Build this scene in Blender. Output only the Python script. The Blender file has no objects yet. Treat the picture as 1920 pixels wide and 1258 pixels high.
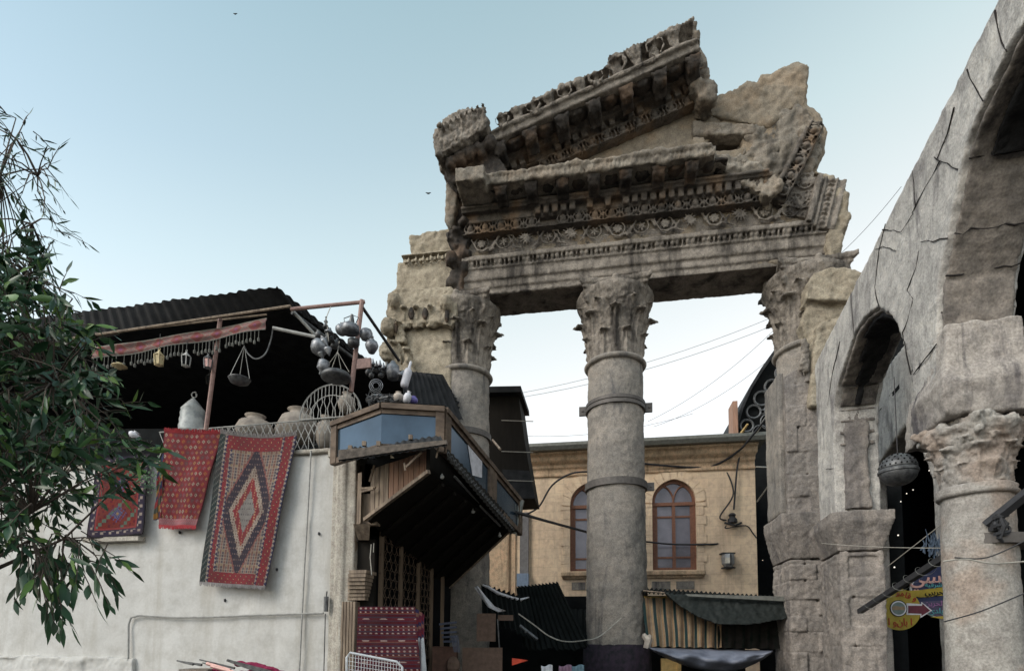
import bpy, bmesh, math, random
from mathutils import Vector, Matrix
from mathutils.geometry import tessellate_polygon
R = math.radians
rng = random.Random(7)
sc = bpy.context.scene

# ------------------------------------------------------------------ camera
FPX, PPY, EYE = 1050.0, 1123.0, Vector((0, 0, 1.6))
PITCH, ROLL = R(4.2), R(0.4)
_rt = Vector((1, 0, 0)); _up = Vector((0, -math.sin(PITCH), math.cos(PITCH))); FW = Vector((0, math.cos(PITCH), math.sin(PITCH)))
RT = _rt * math.cos(ROLL) + _up * math.sin(ROLL)
UP = _up * math.cos(ROLL) - _rt * math.sin(ROLL)
cam = bpy.data.cameras.new('camera'); cam.sensor_width = 36; cam.lens = FPX / 1920 * 36
cam.shift_y = (PPY - 629) / 1920; cam.clip_end = 3000; cam.clip_start = 0.05
co = bpy.data.objects.new('camera', cam); sc.collection.objects.link(co); sc.camera = co
m3 = Matrix((RT, UP, -FW)).transposed()
co.matrix_world = Matrix.Translation(EYE) @ m3.to_4x4()

# ------------------------------------------------------------------ light
SUN_EL, SUN_AZ = 38, -122           # azimuth clockwise from +Y: veiled light from behind-left
w = bpy.data.worlds.new('World'); sc.world = w; w.use_nodes = True
nt = w.node_tree; nt.nodes.clear()
sky = nt.nodes.new('ShaderNodeTexSky'); sky.sky_type = 'NISHITA'; sky.sun_disc = False
sky.sun_elevation = R(SUN_EL); sky.sun_rotation = R(SUN_AZ); sky.air_density = 1.0; sky.dust_density = 1.0; sky.ozone_density = 1.0
bg = nt.nodes.new('ShaderNodeBackground'); bg.inputs[1].default_value = 0.10
wo = nt.nodes.new('ShaderNodeOutputWorld')
# thin bright evening haze high in the air, whiter towards the horizon
_tc = nt.nodes.new('ShaderNodeTexCoord'); _dp = nt.nodes.new('ShaderNodeVectorMath'); _dp.operation = 'DOT_PRODUCT'; _dp.inputs[1].default_value = (-0.18, 0.0, 1.0)
nt.links.new(_tc.outputs['Generated'], _dp.inputs[0])
_cr = nt.nodes.new('ShaderNodeValToRGB'); _e = _cr.color_ramp.elements
VEIL = [(0.0, (5.6, 4.9, 3.6)), (.38, (4.6, 4.0, 2.7)), (.60, (2.8, 3.12, 2.3)), (.70, (2.0, 2.42, 1.85)), (.80, (1.45, 1.95, 1.4))]
while len(_e) < len(VEIL): _e.new(.5)
for _i, (_p, _c) in enumerate(VEIL): _e[_i].position = _p; _e[_i].color = (_c[0] / 6, _c[1] / 6, _c[2] / 6, 1)
nt.links.new(_dp.outputs['Value'], _cr.inputs[0])
_sc = nt.nodes.new('ShaderNodeVectorMath'); _sc.operation = 'SCALE'; _sc.inputs['Scale'].default_value = 6.0; nt.links.new(_cr.outputs[0], _sc.inputs[0])
veil = nt.nodes.new('ShaderNodeMix'); veil.data_type = 'RGBA'; veil.blend_type = 'ADD'; veil.inputs[0].default_value = 1.0
nt.links.new(_sc.outputs[0], veil.inputs[7])
nt.links.new(sky.outputs[0], veil.inputs[6]); nt.links.new(veil.outputs[2], bg.inputs[0]); nt.links.new(bg.outputs[0], wo.inputs[0])
sl = bpy.data.lights.new('sun', 'SUN'); sl.energy = 1.2; sl.angle = R(28); sl.color = (1.0, 0.93, 0.82)
so = bpy.data.objects.new('sun', sl); sc.collection.objects.link(so)
sd = Vector((math.sin(R(SUN_AZ)) * math.cos(R(SUN_EL)), math.cos(R(SUN_AZ)) * math.cos(R(SUN_EL)), math.sin(R(SUN_EL))))
so.rotation_euler = (-sd).to_track_quat('-Z', 'Y').to_euler(); so.location = (-8, -4, 20)
sc.view_settings.view_transform = 'Standard'; sc.view_settings.look = 'None'
sc.view_settings.exposure = 0.8; sc.view_settings.gamma = 1.0

# ------------------------------------------------------------------ helpers
def ray(px, py):
    return RT * ((px - 960) / FPX) + UP * ((PPY - py) / FPX) + FW
def PD(px, py, d):                    # the point seen at a photo pixel, d metres ahead
    r = ray(px, py); return EYE + r * (d / r.y)
def PZ(px, py, z):
    r = ray(px, py); return EYE + r * ((z - EYE.z) / r.z)
class Frame:                          # a facade: a = metres along it, off = local y, z = height
    def __init__(s, x, y, ang):
        s.o = Vector((x, y, 0)); s.ang = ang
        s.e = Vector((math.cos(ang), math.sin(ang), 0)); s.n = Vector((-math.sin(ang), math.cos(ang), 0))
        s.M = Matrix.Translation(s.o) @ Matrix.Rotation(ang, 4, 'Z')
    def cast(s, px, py, off=0.0):
        r = ray(px, py); k = (off - (EYE - s.o).dot(s.n)) / r.dot(s.n)
        p = EYE + r * k
        return ((p - s.o).dot(s.e), p.z)
    def w(s, a, off, z): return s.o + s.e * a + s.n * off + Vector((0, 0, z))
    def P(s, px, py, off=0.0):
        a, z = s.cast(px, py, off); return s.w(a, off, z)
    def poly(s, pts, off=0.0): return [s.cast(x, y, off) for x, y in pts]

class MB:
    def __init__(s): s.v = []; s.f = []; s.c = None
    def add(s, vs, fs):
        n = len(s.v); s.v += [Vector(v) for v in vs]; s.f += [tuple(i + n for i in f) for f in fs]
        return s
    def box(s, c, sz, M=None):
        x, y, z = sz[0] / 2, sz[1] / 2, sz[2] / 2
        vs = [Vector((c[0] + i * x, c[1] + j * y, c[2] + k * z)) for i in (-1, 1) for j in (-1, 1) for k in (-1, 1)]
        if M: vs = [M @ v for v in vs]
        return s.add(vs, [(0, 1, 3, 2), (4, 6, 7, 5), (0, 4, 5, 1), (2, 3, 7, 6), (0, 2, 6, 4), (1, 5, 7, 3)])
    def fbox(s, fr, a0, a1, o0, o1, z0, z1):
        vs = [fr.w(a, o, z) for a in (a0, a1) for o in (o0, o1) for z in (z0, z1)]
        return s.add(vs, [(0, 1, 3, 2), (4, 6, 7, 5), (0, 4, 5, 1), (2, 3, 7, 6), (0, 2, 6, 4), (1, 5, 7, 3)])
    def hexa(s, p):                   # 8 points: bottom ring 4, top ring 4
        return s.add(p, [(0, 3, 2, 1), (4, 5, 6, 7), (0, 1, 5, 4), (1, 2, 6, 5), (2, 3, 7, 6), (3, 0, 4, 7)])
    def slab(s, fr, poly, o0, o1, holes=()):
        loops = [poly] + list(holes); flat = [p for l in loops for p in l]; n = len(flat)
        tris = tessellate_polygon([[Vector((p[0], p[1], 0)) for p in l] for l in loops])
        vs = [fr.w(a, o0, z) for a, z in flat] + [fr.w(a, o1, z) for a, z in flat]
        fs = [tuple(t) for t in tris] + [tuple(i + n for i in reversed(t)) for t in tris]
        k = 0
        for l in loops:
            m = len(l)
            for i in range(m): fs.append((k + i, k + (i + 1) % m, n + k + (i + 1) % m, n + k + i))
            k += m
        return s.add(vs, fs)
    def tube(s, pts, r, n=6, caps=True):
        pts = [Vector(p) for p in pts]; m = len(pts)
        rs = r if isinstance(r, (list, tuple)) else [r] * m
        t0 = (pts[1] - pts[0]).normalized()
        u = t0.orthogonal().normalized(); vs = []
        for i, p in enumerate(pts):
            t = (pts[min(i + 1, m - 1)] - pts[max(i - 1, 0)])
            t = t.normalized() if t.length > 1e-9 else t0
            u = (u - t * u.dot(t)); u = u.normalized() if u.length > 1e-6 else t.orthogonal().normalized()
            b = t.cross(u)
            for k in range(n):
                an = 2 * math.pi * k / n; vs.append(p + (u * math.cos(an) + b * math.sin(an)) * rs[i])
        fs = [(i * n + k, i * n + (k + 1) % n, (i + 1) * n + (k + 1) % n, (i + 1) * n + k) for i in range(m - 1) for k in range(n)]
        if caps: fs += [tuple(reversed(range(n))), tuple(range((m - 1) * n, m * n))]
        return s.add(vs, fs)
    def lathe(s, prof, M=None, n=32, a0=0.0, a1=None):
        full = a1 is None; m = len(prof); vs = []
        cnt = n if full else n + 1
        for i in range(cnt):
            an = a0 + (2 * math.pi if full else a1 - a0) * i / n
            for r_, z in prof: vs.append(Vector((r_ * math.cos(an), r_ * math.sin(an), z)))
        if M: vs = [M @ v for v in vs]
        fs = []
        for i in range(n):
            j = (i + 1) % cnt
            for k in range(m - 1): fs.append((i * m + k, j * m + k, j * m + k + 1, i * m + k + 1))
        if full:
            fs.append(tuple(i * m for i in reversed(range(n)))); fs.append(tuple(i * m + m - 1 for i in range(n)))
        return s.add(vs, fs)
    def ball(s, c, r, M=None, n=10):
        r = (r, r, r) if not hasattr(r, '__len__') else r
        h = n // 2; vs = [Vector((0, 0, -1))]
        for i in range(1, h):
            ph = -math.pi / 2 + math.pi * i / h
            for k in range(n):
                an = 2 * math.pi * k / n; vs.append(Vector((math.cos(ph) * math.cos(an), math.cos(ph) * math.sin(an), math.sin(ph))))
        vs.append(Vector((0, 0, 1))); L = len(vs) - 1
        vs = [Vector((c[0] + v.x * r[0], c[1] + v.y * r[1], c[2] + v.z * r[2])) for v in vs]
        if M: vs = [M @ v for v in vs]
        fs = [(0, 1 + (k + 1) % n, 1 + k) for k in range(n)]
        for i in range(h - 2):
            for k in range(n): fs.append((1 + i * n + k, 1 + i * n + (k + 1) % n, 1 + (i + 1) * n + (k + 1) % n, 1 + (i + 1) * n + k))
        fs += [(L, 1 + (h - 2) * n + k, 1 + (h - 2) * n + (k + 1) % n) for k in range(n)]
        return s.add(vs, fs)
    def ring(s, c, ux, uy, R0, r, n=20, k=6, a0=0, a1=2 * math.pi):
        full = abs(a1 - a0 - 2 * math.pi) < 1e-6
        pts = [Vector(c) + Vector(ux) * (R0 * math.cos(a0 + (a1 - a0) * i / n)) + Vector(uy) * (R0 * math.sin(a0 + (a1 - a0) * i / n)) for i in range(n + 1)]
        return s.tube(pts, r, k, caps=True)
    def grid(s, fn, nu, nv, th=None):
        """open sheet from fn(u,v)->Vector, or a closed shell of thickness th (Vector offset)."""
        vs = [fn(i / nu, j / nv) for j in range(nv + 1) for i in range(nu + 1)]; W = nu + 1
        fs = [(j * W + i, j * W + i + 1, (j + 1) * W + i + 1, (j + 1) * W + i) for j in range(nv) for i in range(nu)]
        if th is not None:
            n = len(vs); vs = vs + [v + th for v in vs]
            fs += [tuple(n + q for q in reversed(f)) for f in list(fs)]
            rim = [i for i in range(W)] + [j * W + nu for j in range(1, nv + 1)] + [nv * W + i for i in range(nu - 1, -1, -1)] + [j * W for j in range(nv - 1, 0, -1)]
            m = len(rim)
            for i in range(m): fs.append((rim[i], n + rim[i], n + rim[(i + 1) % m], rim[(i + 1) % m]))
        return s.add(vs, fs)

MW = {}
def link(o): sc.collection.objects.link(o); return o
def props(o, label=None, cat=None, group=None, kind=None):
    if label: o['label'] = label
    if cat: o['category'] = cat
    if group: o['group'] = group
    if kind: o['kind'] = kind
    return o
def mesh_of(name, mb, inv, smooth=False):
    me = bpy.data.meshes.new(name)
    me.from_pydata([inv @ v for v in mb.v], [], mb.f)
    bm = bmesh.new(); bm.from_mesh(me)
    bmesh.ops.recalc_face_normals(bm, faces=bm.faces)
    bm.to_mesh(me); bm.free()
    if smooth:
        for p in me.polygons: p.use_smooth = True
    if mb.c:
        ca = me.color_attributes.new('pattern', 'FLOAT_COLOR', 'POINT')
        for i, c in enumerate(mb.c): ca.data[i].color = (c[0], c[1], c[2], 1)
    return me
def thing(name, label, cat, loc=None, ang=0.0, group=None, frame=None):
    o = bpy.data.objects.new(name, None); link(o); o.empty_display_size = .2
    M = frame.M.copy() if frame else Matrix.Translation(Vector(loc)) @ Matrix.Rotation(ang, 4, 'Z')
    o.matrix_world = M; MW[o.name] = M
    return props(o, label, cat, group)
def part(name, mb, mat, parent, label=None, smooth=False, kind=None):
    """parts are given in world coordinates and stored relative to their thing"""
    M = MW[parent.name]
    o = bpy.data.objects.new(name, mesh_of(name, mb, M.inverted(), smooth)); link(o)
    o.parent = parent; MW[o.name] = M
    o.data.materials.append(mat)
    return props(o, label, kind=kind)
def solo(name, mb, mat, label=None, cat=None, group=None, kind=None, smooth=False, ang=0.0):
    lo = Vector([min(v[i] for v in mb.v) for i in range(3)]); hi = Vector([max(v[i] for v in mb.v) for i in range(3)])
    M = Matrix.Translation(Vector(((lo.x + hi.x) / 2, (lo.y + hi.y) / 2, lo.z))) @ Matrix.Rotation(ang, 4, 'Z')
    o = bpy.data.objects.new(name, mesh_of(name, mb, M.inverted(), smooth)); link(o)
    o.matrix_world = M; MW[o.name] = M; o.data.materials.append(mat)
    return props(o, label, cat, group, kind)
_tex = {}
def clouds(size, depth=3):
    k = (size, depth)
    if k not in _tex:
        t = bpy.data.textures.new('clouds', 'CLOUDS'); t.noise_scale = size; t.noise_depth = depth; _tex[k] = t
    return _tex[k]
def weather(o, voxel=None, *disp):
    """voxel-remesh overlapping shapes into one eroded stone surface"""
    if voxel:
        m = o.modifiers.new('remesh', 'REMESH'); m.mode = 'VOXEL'; m.voxel_size = voxel; m.use_smooth_shade = True
    for st, size in disp:
        d = o.modifiers.new('erode', 'DISPLACE'); d.texture = clouds(size); d.strength = st; d.mid_level = .5; d.texture_coords = 'LOCAL'
    return o
def copy_tree(o, M, **kw):
    c = o.copy(); link(c); c.matrix_world = M; MW[c.name] = M
    for k, v in kw.items(): c[k] = v
    for ch in list(o.children):
        d = ch.copy(); link(d); d.parent = c
        for g in list(ch.children):
            e = g.copy(); link(e); e.parent = d
    return c

# ------------------------------------------------------------------ materials
def nodes(name):
    m = bpy.data.materials.new(name); m.use_nodes = True; t = m.node_tree
    return m, t, t.nodes['Principled BSDF']
def N(t, kind, **kw):
    n = t.nodes.new(kind)
    for k, v in kw.items():
        if k.startswith('i_'): n.inputs[k[2:].replace('_', ' ')].default_value = v
        else: setattr(n, k, v)
    return n
def ramp(t, src, stops):
    r = t.nodes.new('ShaderNodeValToRGB'); e = r.color_ramp.elements
    while len(e) < len(stops): e.new(.5)
    for i, (p, c) in enumerate(stops):
        e[i].position = p; e[i].color = (c[0], c[1], c[2], 1) if hasattr(c, '__len__') else (c, c, c, 1)
    t.links.new(src, r.inputs[0]); return r.outputs[0]
def mix(t, f, a, b, mode='MIX'):
    m = t.nodes.new('ShaderNodeMix'); m.data_type = 'RGBA'; m.blend_type = mode
    for i, x in ((0, f), (6, a), (7, b)):
        if isinstance(x, bpy.types.NodeSocket): t.links.new(x, m.inputs[i])
        elif i == 0: m.inputs[0].default_value = x
        else: m.inputs[i].default_value = (x[0], x[1], x[2], 1)
    return m.outputs[2]
def noise_tex(t, scale, detail=6, rough=.6, stretch=None, off=0, dist=0):
    tc = t.nodes.new('ShaderNodeTexCoord'); mp = t.nodes.new('ShaderNodeMapping')
    mp.inputs['Scale'].default_value = stretch or (1, 1, 1); mp.inputs['Location'].default_value = (off, off * .7, off * .3)
    t.links.new(tc.outputs['Object'], mp.inputs[0])
    n = N(t, 'ShaderNodeTexNoise', i_Scale=scale, i_Detail=detail, i_Roughness=rough, i_Distortion=dist)
    t.links.new(mp.outputs[0], n.inputs['Vector']); return n.outputs[0]
def stone(name, light, mid, dark, stain=(.03, .03, .03), stain_amt=.5, warm=None, warm_amt=0, bump=.5, scale=1.0,
          pits=True, cracks=None, bricks=None, rough=.92, off=0.0, streak=(1, 1, .18), bdist=.02, grain=.55):
    m, t, b = nodes(name)
    n1 = noise_tex(t, 1.3 * scale, 8, .62, off=off); n2 = noise_tex(t, 7 * scale, 8, .65, off=off + 3); n3 = noise_tex(t, 45 * scale, 4, .7)
    base = mix(t, ramp(t, n1, [(.38, 0.), (.62, 1.)]), light, mid)
    base = mix(t, ramp(t, n2, [(.45, 0.), (.7, .8)]), base, dark)
    if warm:
        base = mix(t, ramp(t, noise_tex(t, 1.9 * scale, 3, .5, off=off + 9), [(.5, 0.), (.62, warm_amt)]), base, warm)
    ns = noise_tex(t, 2.2 * scale, 7, .68, stretch=streak, off=off + 5, dist=.4)
    base = mix(t, ramp(t, ns, [(.5, 0.), (.66, stain_amt)]), base, stain)
    base = mix(t, grain, base, ramp(t, n3, [(.3, .12), (.7, .66)]), 'OVERLAY')
    hsum = n2
    if bricks:
        tc = t.nodes.new('ShaderNodeTexCoord'); mp = t.nodes.new('ShaderNodeMapping'); mp.inputs['Rotation'].default_value = (R(90), 0, 0)
        t.links.new(tc.outputs['Object'], mp.inputs[0])
        wz = mix(t, .012, mp.outputs[0], N(t, 'ShaderNodeTexNoise', i_Scale=3.0).outputs[1], 'ADD')
        br = N(t, 'ShaderNodeTexBrick', i_Scale=1.0, i_Mortar_Size=bricks[2], i_Mortar_Smooth=.3, i_Bias=0.0)
        br.inputs['Brick Width'].default_value = bricks[0]; br.inputs['Row Height'].default_value = bricks[1]
        br.inputs['Color1'].default_value = (.82, .82, .82, 1); br.inputs['Color2'].default_value = (1.12, 1.08, 1.02, 1); br.inputs['Mortar'].default_value = (.45, .42, .4, 1)
        t.links.new(wz, br.inputs['Vector'])
        base = mix(t, bricks[3], base, br.outputs[0], 'MULTIPLY')
        mh = N(t, 'ShaderNodeMath', operation='MULTIPLY_ADD'); t.links.new(br.outputs[1], mh.inputs[0]); mh.inputs[1].default_value = -.7; t.links.new(n2, mh.inputs[2]); hsum = mh.outputs[0]
    if cracks:
        tc = t.nodes.new('ShaderNodeTexCoord')
        wz = mix(t, .10, tc.outputs['Object'], N(t, 'ShaderNodeTexNoise', i_Scale=2.0, i_Detail=5.0).outputs[1], 'ADD')
        vo = N(t, 'ShaderNodeTexVoronoi', feature='DISTANCE_TO_EDGE', i_Scale=cracks); t.links.new(wz, vo.inputs['Vector'])
        cr = ramp(t, vo.outputs[0], [(.0, 1.), (.016, 0.)])
        vc = N(t, 'ShaderNodeTexVoronoi', feature='F1', i_Scale=cracks); t.links.new(wz, vc.inputs['Vector'])
        cell = ramp(t, vc.outputs[1], [(0., .55), (1., 1.15)]); base = mix(t, .8, base, cell, 'MULTIPLY')
        keep = ramp(t, noise_tex(t, 1.6, 2, .5, off=off + 2), [(.42, 0.), (.55, .9)])
        f = mix(t, 1., cr, keep, 'MULTIPLY'); base = mix(t, f, base, (.03, .03, .03))
        mh = N(t, 'ShaderNodeMath', operation='MULTIPLY_ADD'); t.links.new(f, mh.inputs[0]); mh.inputs[1].default_value = -.8; t.links.new(hsum, mh.inputs[2]); hsum = mh.outputs[0]
    t.links.new(base, b.inputs['Base Color']); b.inputs['Roughness'].default_value = rough
    b.inputs['Specular IOR Level'].default_value = .2
    bp = N(t, 'ShaderNodeBump', i_Strength=bump, i_Distance=bdist); t.links.new(hsum, bp.inputs['Height'])
    last = bp.outputs[0]
    if pits:
        vp = N(t, 'ShaderNodeTexNoise', i_Scale=38.0 * scale, i_Detail=5.0, i_Roughness=.75)
        tc = t.nodes.new('ShaderNodeTexCoord'); t.links.new(tc.outputs['Object'], vp.inputs['Vector'])
        b2 = N(t, 'ShaderNodeBump', i_Strength=bump * .8, i_Distance=bdist * .5); t.links.new(vp.outputs[0], b2.inputs['Height']); t.links.new(last, b2.inputs['Normal']); last = b2.outputs[0]
    t.links.new(last, b.inputs['Normal'])
    return m
def plain(name, col, var=.25, scale=12, rough=.7, metal=0.0, bump=.15, col2=None, stretch=None, spec=.4):
    m, t, b = nodes(name)
    n = noise_tex(t, scale, 5, .6, stretch=stretch)
    c2 = col2 or tuple(x * (1 - var) for x in col)
    base = mix(t, ramp(t, n, [(.35, 0.), (.65, 1.)]), tuple(min(1, x * (1 + var * .4)) for x in col), c2)
    t.links.new(base, b.inputs['Base Color']); b.inputs['Roughness'].default_value = rough; b.inputs['Metallic'].default_value = metal
    b.inputs['Specular IOR Level'].default_value = spec
    bp = N(t, 'ShaderNodeBump', i_Strength=bump, i_Distance=.01); t.links.new(n, bp.inputs['Height']); t.links.new(bp.outputs[0], b.inputs['Normal'])
    return m
def woven(name, rough=.95):
    m, t, b = nodes(name)
    at = N(t, 'ShaderNodeAttribute', attribute_name='pattern')
    n = noise_tex(t, 90, 3, .6)
    base = mix(t, .5, at.outputs[0], ramp(t, n, [(.3, .3), (.7, .68)]), 'OVERLAY')
    base = mix(t, ramp(t, noise_tex(t, 5, 4, .6), [(.4, 0.), (.75, .5)]), base, (.07, .055, .055))
    base = mix(t, 1.0, base, (.80, .76, .78), 'MULTIPLY')
    t.links.new(base, b.inputs['Base Color']); b.inputs['Roughness'].default_value = rough; b.inputs['Specular IOR Level'].default_value = .1
    bp = N(t, 'ShaderNodeBump', i_Strength=.5, i_Distance=.006); t.links.new(n, bp.inputs['Height']); t.links.new(bp.outputs[0], b.inputs['Normal'])
    return m

M_carved = stone('carved_limestone', (.32, .285, .25), (.22, .195, .17), (.105, .093, .084), stain=(.022, .02, .02), stain_amt=.85, bump=.9)
M_rough = stone('rubble_limestone', (.33, .295, .25), (.22, .195, .165), (.10, .09, .077), warm=(.32, .22, .14), warm_amt=.2, stain_amt=.6, bump=.9, off=4)
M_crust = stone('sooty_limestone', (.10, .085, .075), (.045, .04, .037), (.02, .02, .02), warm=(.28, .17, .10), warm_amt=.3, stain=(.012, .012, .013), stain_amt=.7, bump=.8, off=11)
M_egg = stone('weathered_moulding', (.19, .165, .145), (.10, .09, .08), (.04, .036, .033), warm=(.30, .19, .11), warm_amt=.45, stain_amt=.6, bump=.6, off=14)
M_tymp = stone('ochre_limestone', (.31, .265, .21), (.245, .21, .165), (.15, .13, .105), warm=(.34, .24, .15), warm_amt=.3, stain_amt=.2, bump=.4, off=2)
M_pale = stone('pale_limestone', (.42, .37, .29), (.33, .285, .22), (.2, .17, .13), stain_amt=.3, bump=.7, off=6)
M_shaft = stone('column_limestone', (.34, .305, .27), (.245, .228, .21), (.16, .15, .14), stain=(.05, .055, .066), stain_amt=.8, bump=.5, off=8, streak=(1.2, 1.2, .22))
M_wall = stone('plastered_arcade', (.60, .58, .55), (.46, .44, .42), (.27, .26, .25), stain=(.13, .12, .125), stain_amt=.75, bump=.9, cracks=None, off=21, streak=(1.3, 1.3, .35))
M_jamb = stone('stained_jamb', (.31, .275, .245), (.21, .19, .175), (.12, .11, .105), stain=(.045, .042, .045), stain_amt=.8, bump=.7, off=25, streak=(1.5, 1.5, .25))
M_joint = plain('dark_mortar', (.035, .032, .032), rough=1, spec=.05)
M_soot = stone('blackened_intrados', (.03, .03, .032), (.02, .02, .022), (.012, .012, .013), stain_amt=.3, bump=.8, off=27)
M_pier = stone('pier_blocks', (.35, .31, .28), (.25, .228, .212), (.15, .137, .13), stain=(.07, .07, .08), stain_amt=.5, bump=.9, off=31)
M_nearcol = stone('pale_column', (.42, .40, .37), (.33, .31, .29), (.22, .2, .185), warm=(.36, .26, .2), warm_amt=.5, stain_amt=.2, bump=.5, off=35)
M_yellow = stone('yellow_ashlar', (.80, .645, .48), (.72, .57, .42), (.56, .43, .32), stain=(.34, .26, .20), stain_amt=.4, bump=.2, bricks=(.62, .31, .008, .3), off=40, grain=.2)
M_ytrim = stone('cornice_stone', (.66, .48, .32), (.54, .41, .28), (.33, .25, .18), stain=(.14, .09, .06), stain_amt=.6, bump=.4, off=43, streak=(2, 2, .12))
M_white = stone('whitewash', (.56, .557, .548), (.50, .496, .485), (.42, .41, .39), stain=(.33, .305, .26), stain_amt=.5, bump=.2, scale=.6, off=50, streak=(1.4, 1.4, .15), grain=.12)
M_trimw = stone('beige_render', (.5, .47, .42), (.42, .39, .34), (.28, .25, .22), stain_amt=.25, bump=.3, off=52, streak=(2, 2, .1))
M_iron = plain('dark_iron', (.045, .045, .05), rough=.6, metal=.4)
M_band = plain('iron_band', (.11, .10, .095), rough=.6, metal=.3)
M_rustpole = plain('dull_red_pole', (.30, .19, .17), rough=.6, scale=25)
M_corr = plain('tarred_sheet', (.030, .031, .034), rough=.85, scale=5, col2=(.016, .017, .019), spec=.2)
M_tar = plain('tar_black_sheet', (.010, .012, .012), rough=.9, scale=5, spec=.1)
M_black = plain('interior_shade', (.012, .013, .014), rough=.95, scale=4, spec=.05)  # near-black colour stands for the shade inside rooms and stalls
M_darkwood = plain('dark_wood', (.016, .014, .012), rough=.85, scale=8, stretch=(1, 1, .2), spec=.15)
M_wood = plain('weathered_wood', (.26, .205, .155), rough=.8, scale=16, stretch=(1, 1, .1), col2=(.12, .09, .07), bump=.4)
M_eave = plain('grey_eave_board', (.12, .10, .085), rough=.85, scale=14, col2=(.05, .042, .036), bump=.4)
M_impost = stone('impost_stone', (.47, .43, .395), (.37, .34, .315), (.24, .22, .21), stain=(.075, .07, .08), stain_amt=.9, bump=.8, off=63, streak=(1.6, 1.6, .12))
M_redwood = plain('reddish_planks', (.34, .19, .13), rough=.75, scale=14, stretch=(1, 1, .1), col2=(.20, .12, .085), bump=.4)
M_framewood = plain('painted_frame', (.125, .09, .065), rough=.7, scale=12, col2=(.05, .032, .022), stretch=(.25, 1, 1))
M_brown = plain('window_frame_paint', (.21, .095, .06), rough=.6, scale=20)
M_glass = plain('blue_window_glass', (.06, .095, .135), rough=.16, metal=.5, scale=1.2, var=.35, bump=.02)
M_pane = plain('grey_window_glass', (.17, .165, .2), rough=.25, metal=.2, scale=2, var=.25, bump=.02)
M_zinc = plain('zinc_gutter', (.21, .215, .2), rough=.5, metal=.3)
M_paleiron = plain('pale_iron', (.34, .34, .33), rough=.6)
M_chrome = plain('white_wire', (.7, .72, .76), rough=.3)
M_cable = plain('cable_rubber', (.03, .03, .035), rough=.7)
M_cablew = plain('pale_cable', (.4, .38, .34), rough=.7)
M_tin = plain('tinned_metal', (.26, .27, .29), rough=.45, metal=.5, scale=14, col2=(.10, .105, .12))
M_tindark = plain('tarnished_metal', (.13, .135, .14), rough=.5, metal=.4, scale=14, col2=(.05, .05, .055))
M_brass = plain('dull_brass', (.45, .37, .22), rough=.5, metal=.3)
M_clay = plain('pale_pottery', (.42, .37, .32), rough=.8, scale=6, col2=(.25, .22, .2))
M_drum = plain('tin_drum', (.42, .44, .44), rough=.5, metal=.2, scale=9, col2=(.25, .27, .28))
M_leaf = plain('leaf_green', (.022, .07, .024), rough=.4, scale=3, col2=(.008, .032, .018), bump=.05, spec=.45)
M_leaf2 = plain('young_leaf_green', (.11, .20, .04), rough=.45, scale=3, col2=(.05, .12, .04), bump=.05)
M_bark = plain('bark', (.07, .055, .045), rough=.9)
M_ground = stone('stone_paving', (.10, .095, .09), (.075, .07, .068), (.05, .048, .046), stain_amt=.3, bump=.5, bricks=(.6, .4, .012, .5))
M_tarp = plain('blue_grey_tarpaulin', (.19, .21, .27), rough=.5, scale=4, col2=(.12, .135, .18))
M_plastic = plain('torn_white_plastic', (.55, .55, .6), rough=.4)
M_white2 = plain('white_cloth', (.62, .64, .68), rough=.9)
M_woven = woven('woven_wool')
M_redobj = plain('red_plastic', (.7, .06, .02), rough=.4)
M_board = plain('yellow_board', (.55, .38, .16), rough=.8)
M_cardb = plain('brown_board', (.13, .085, .065), rough=.85)

# ------------------------------------------------------------------ ground
g = MB(); g.add([(-400, -200, 0), (400, -200, 0), (400, 600, 0), (-400, 600, 0)], [(0, 1, 2, 3)])
props(part('ground', g, M_ground, thing('tmp', None, None, (0, 0, 0))), kind='structure')
gr = bpy.data.objects['ground']; gr.parent = None; bpy.data.objects.remove(bpy.data.objects['tmp'])

# ------------------------------------------------------------------ the ruined gateway
AX = PD(1154, 945, 12).x
FT = Frame(AX, 12, R(-9.5))
class Slant(Frame):
    def __init__(s, base, origin, u):           # u,v unit vectors inside the base facade plane
        s.o = origin; s.n = base.n; s.e = u.normalized(); s.v = s.e.cross(-s.n).normalized()
        if s.v.z < 0: s.v = -s.v
    def cast(s, px, py, off=0.0):
        r = ray(px, py); k = (off - (EYE - s.o).dot(s.n)) / r.dot(s.n); p = EYE + r * k - s.o
        return (p.dot(s.e), p.dot(s.v))
    def w(s, a, off, z): return s.o + s.e * a + s.n * off + s.v * z

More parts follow.
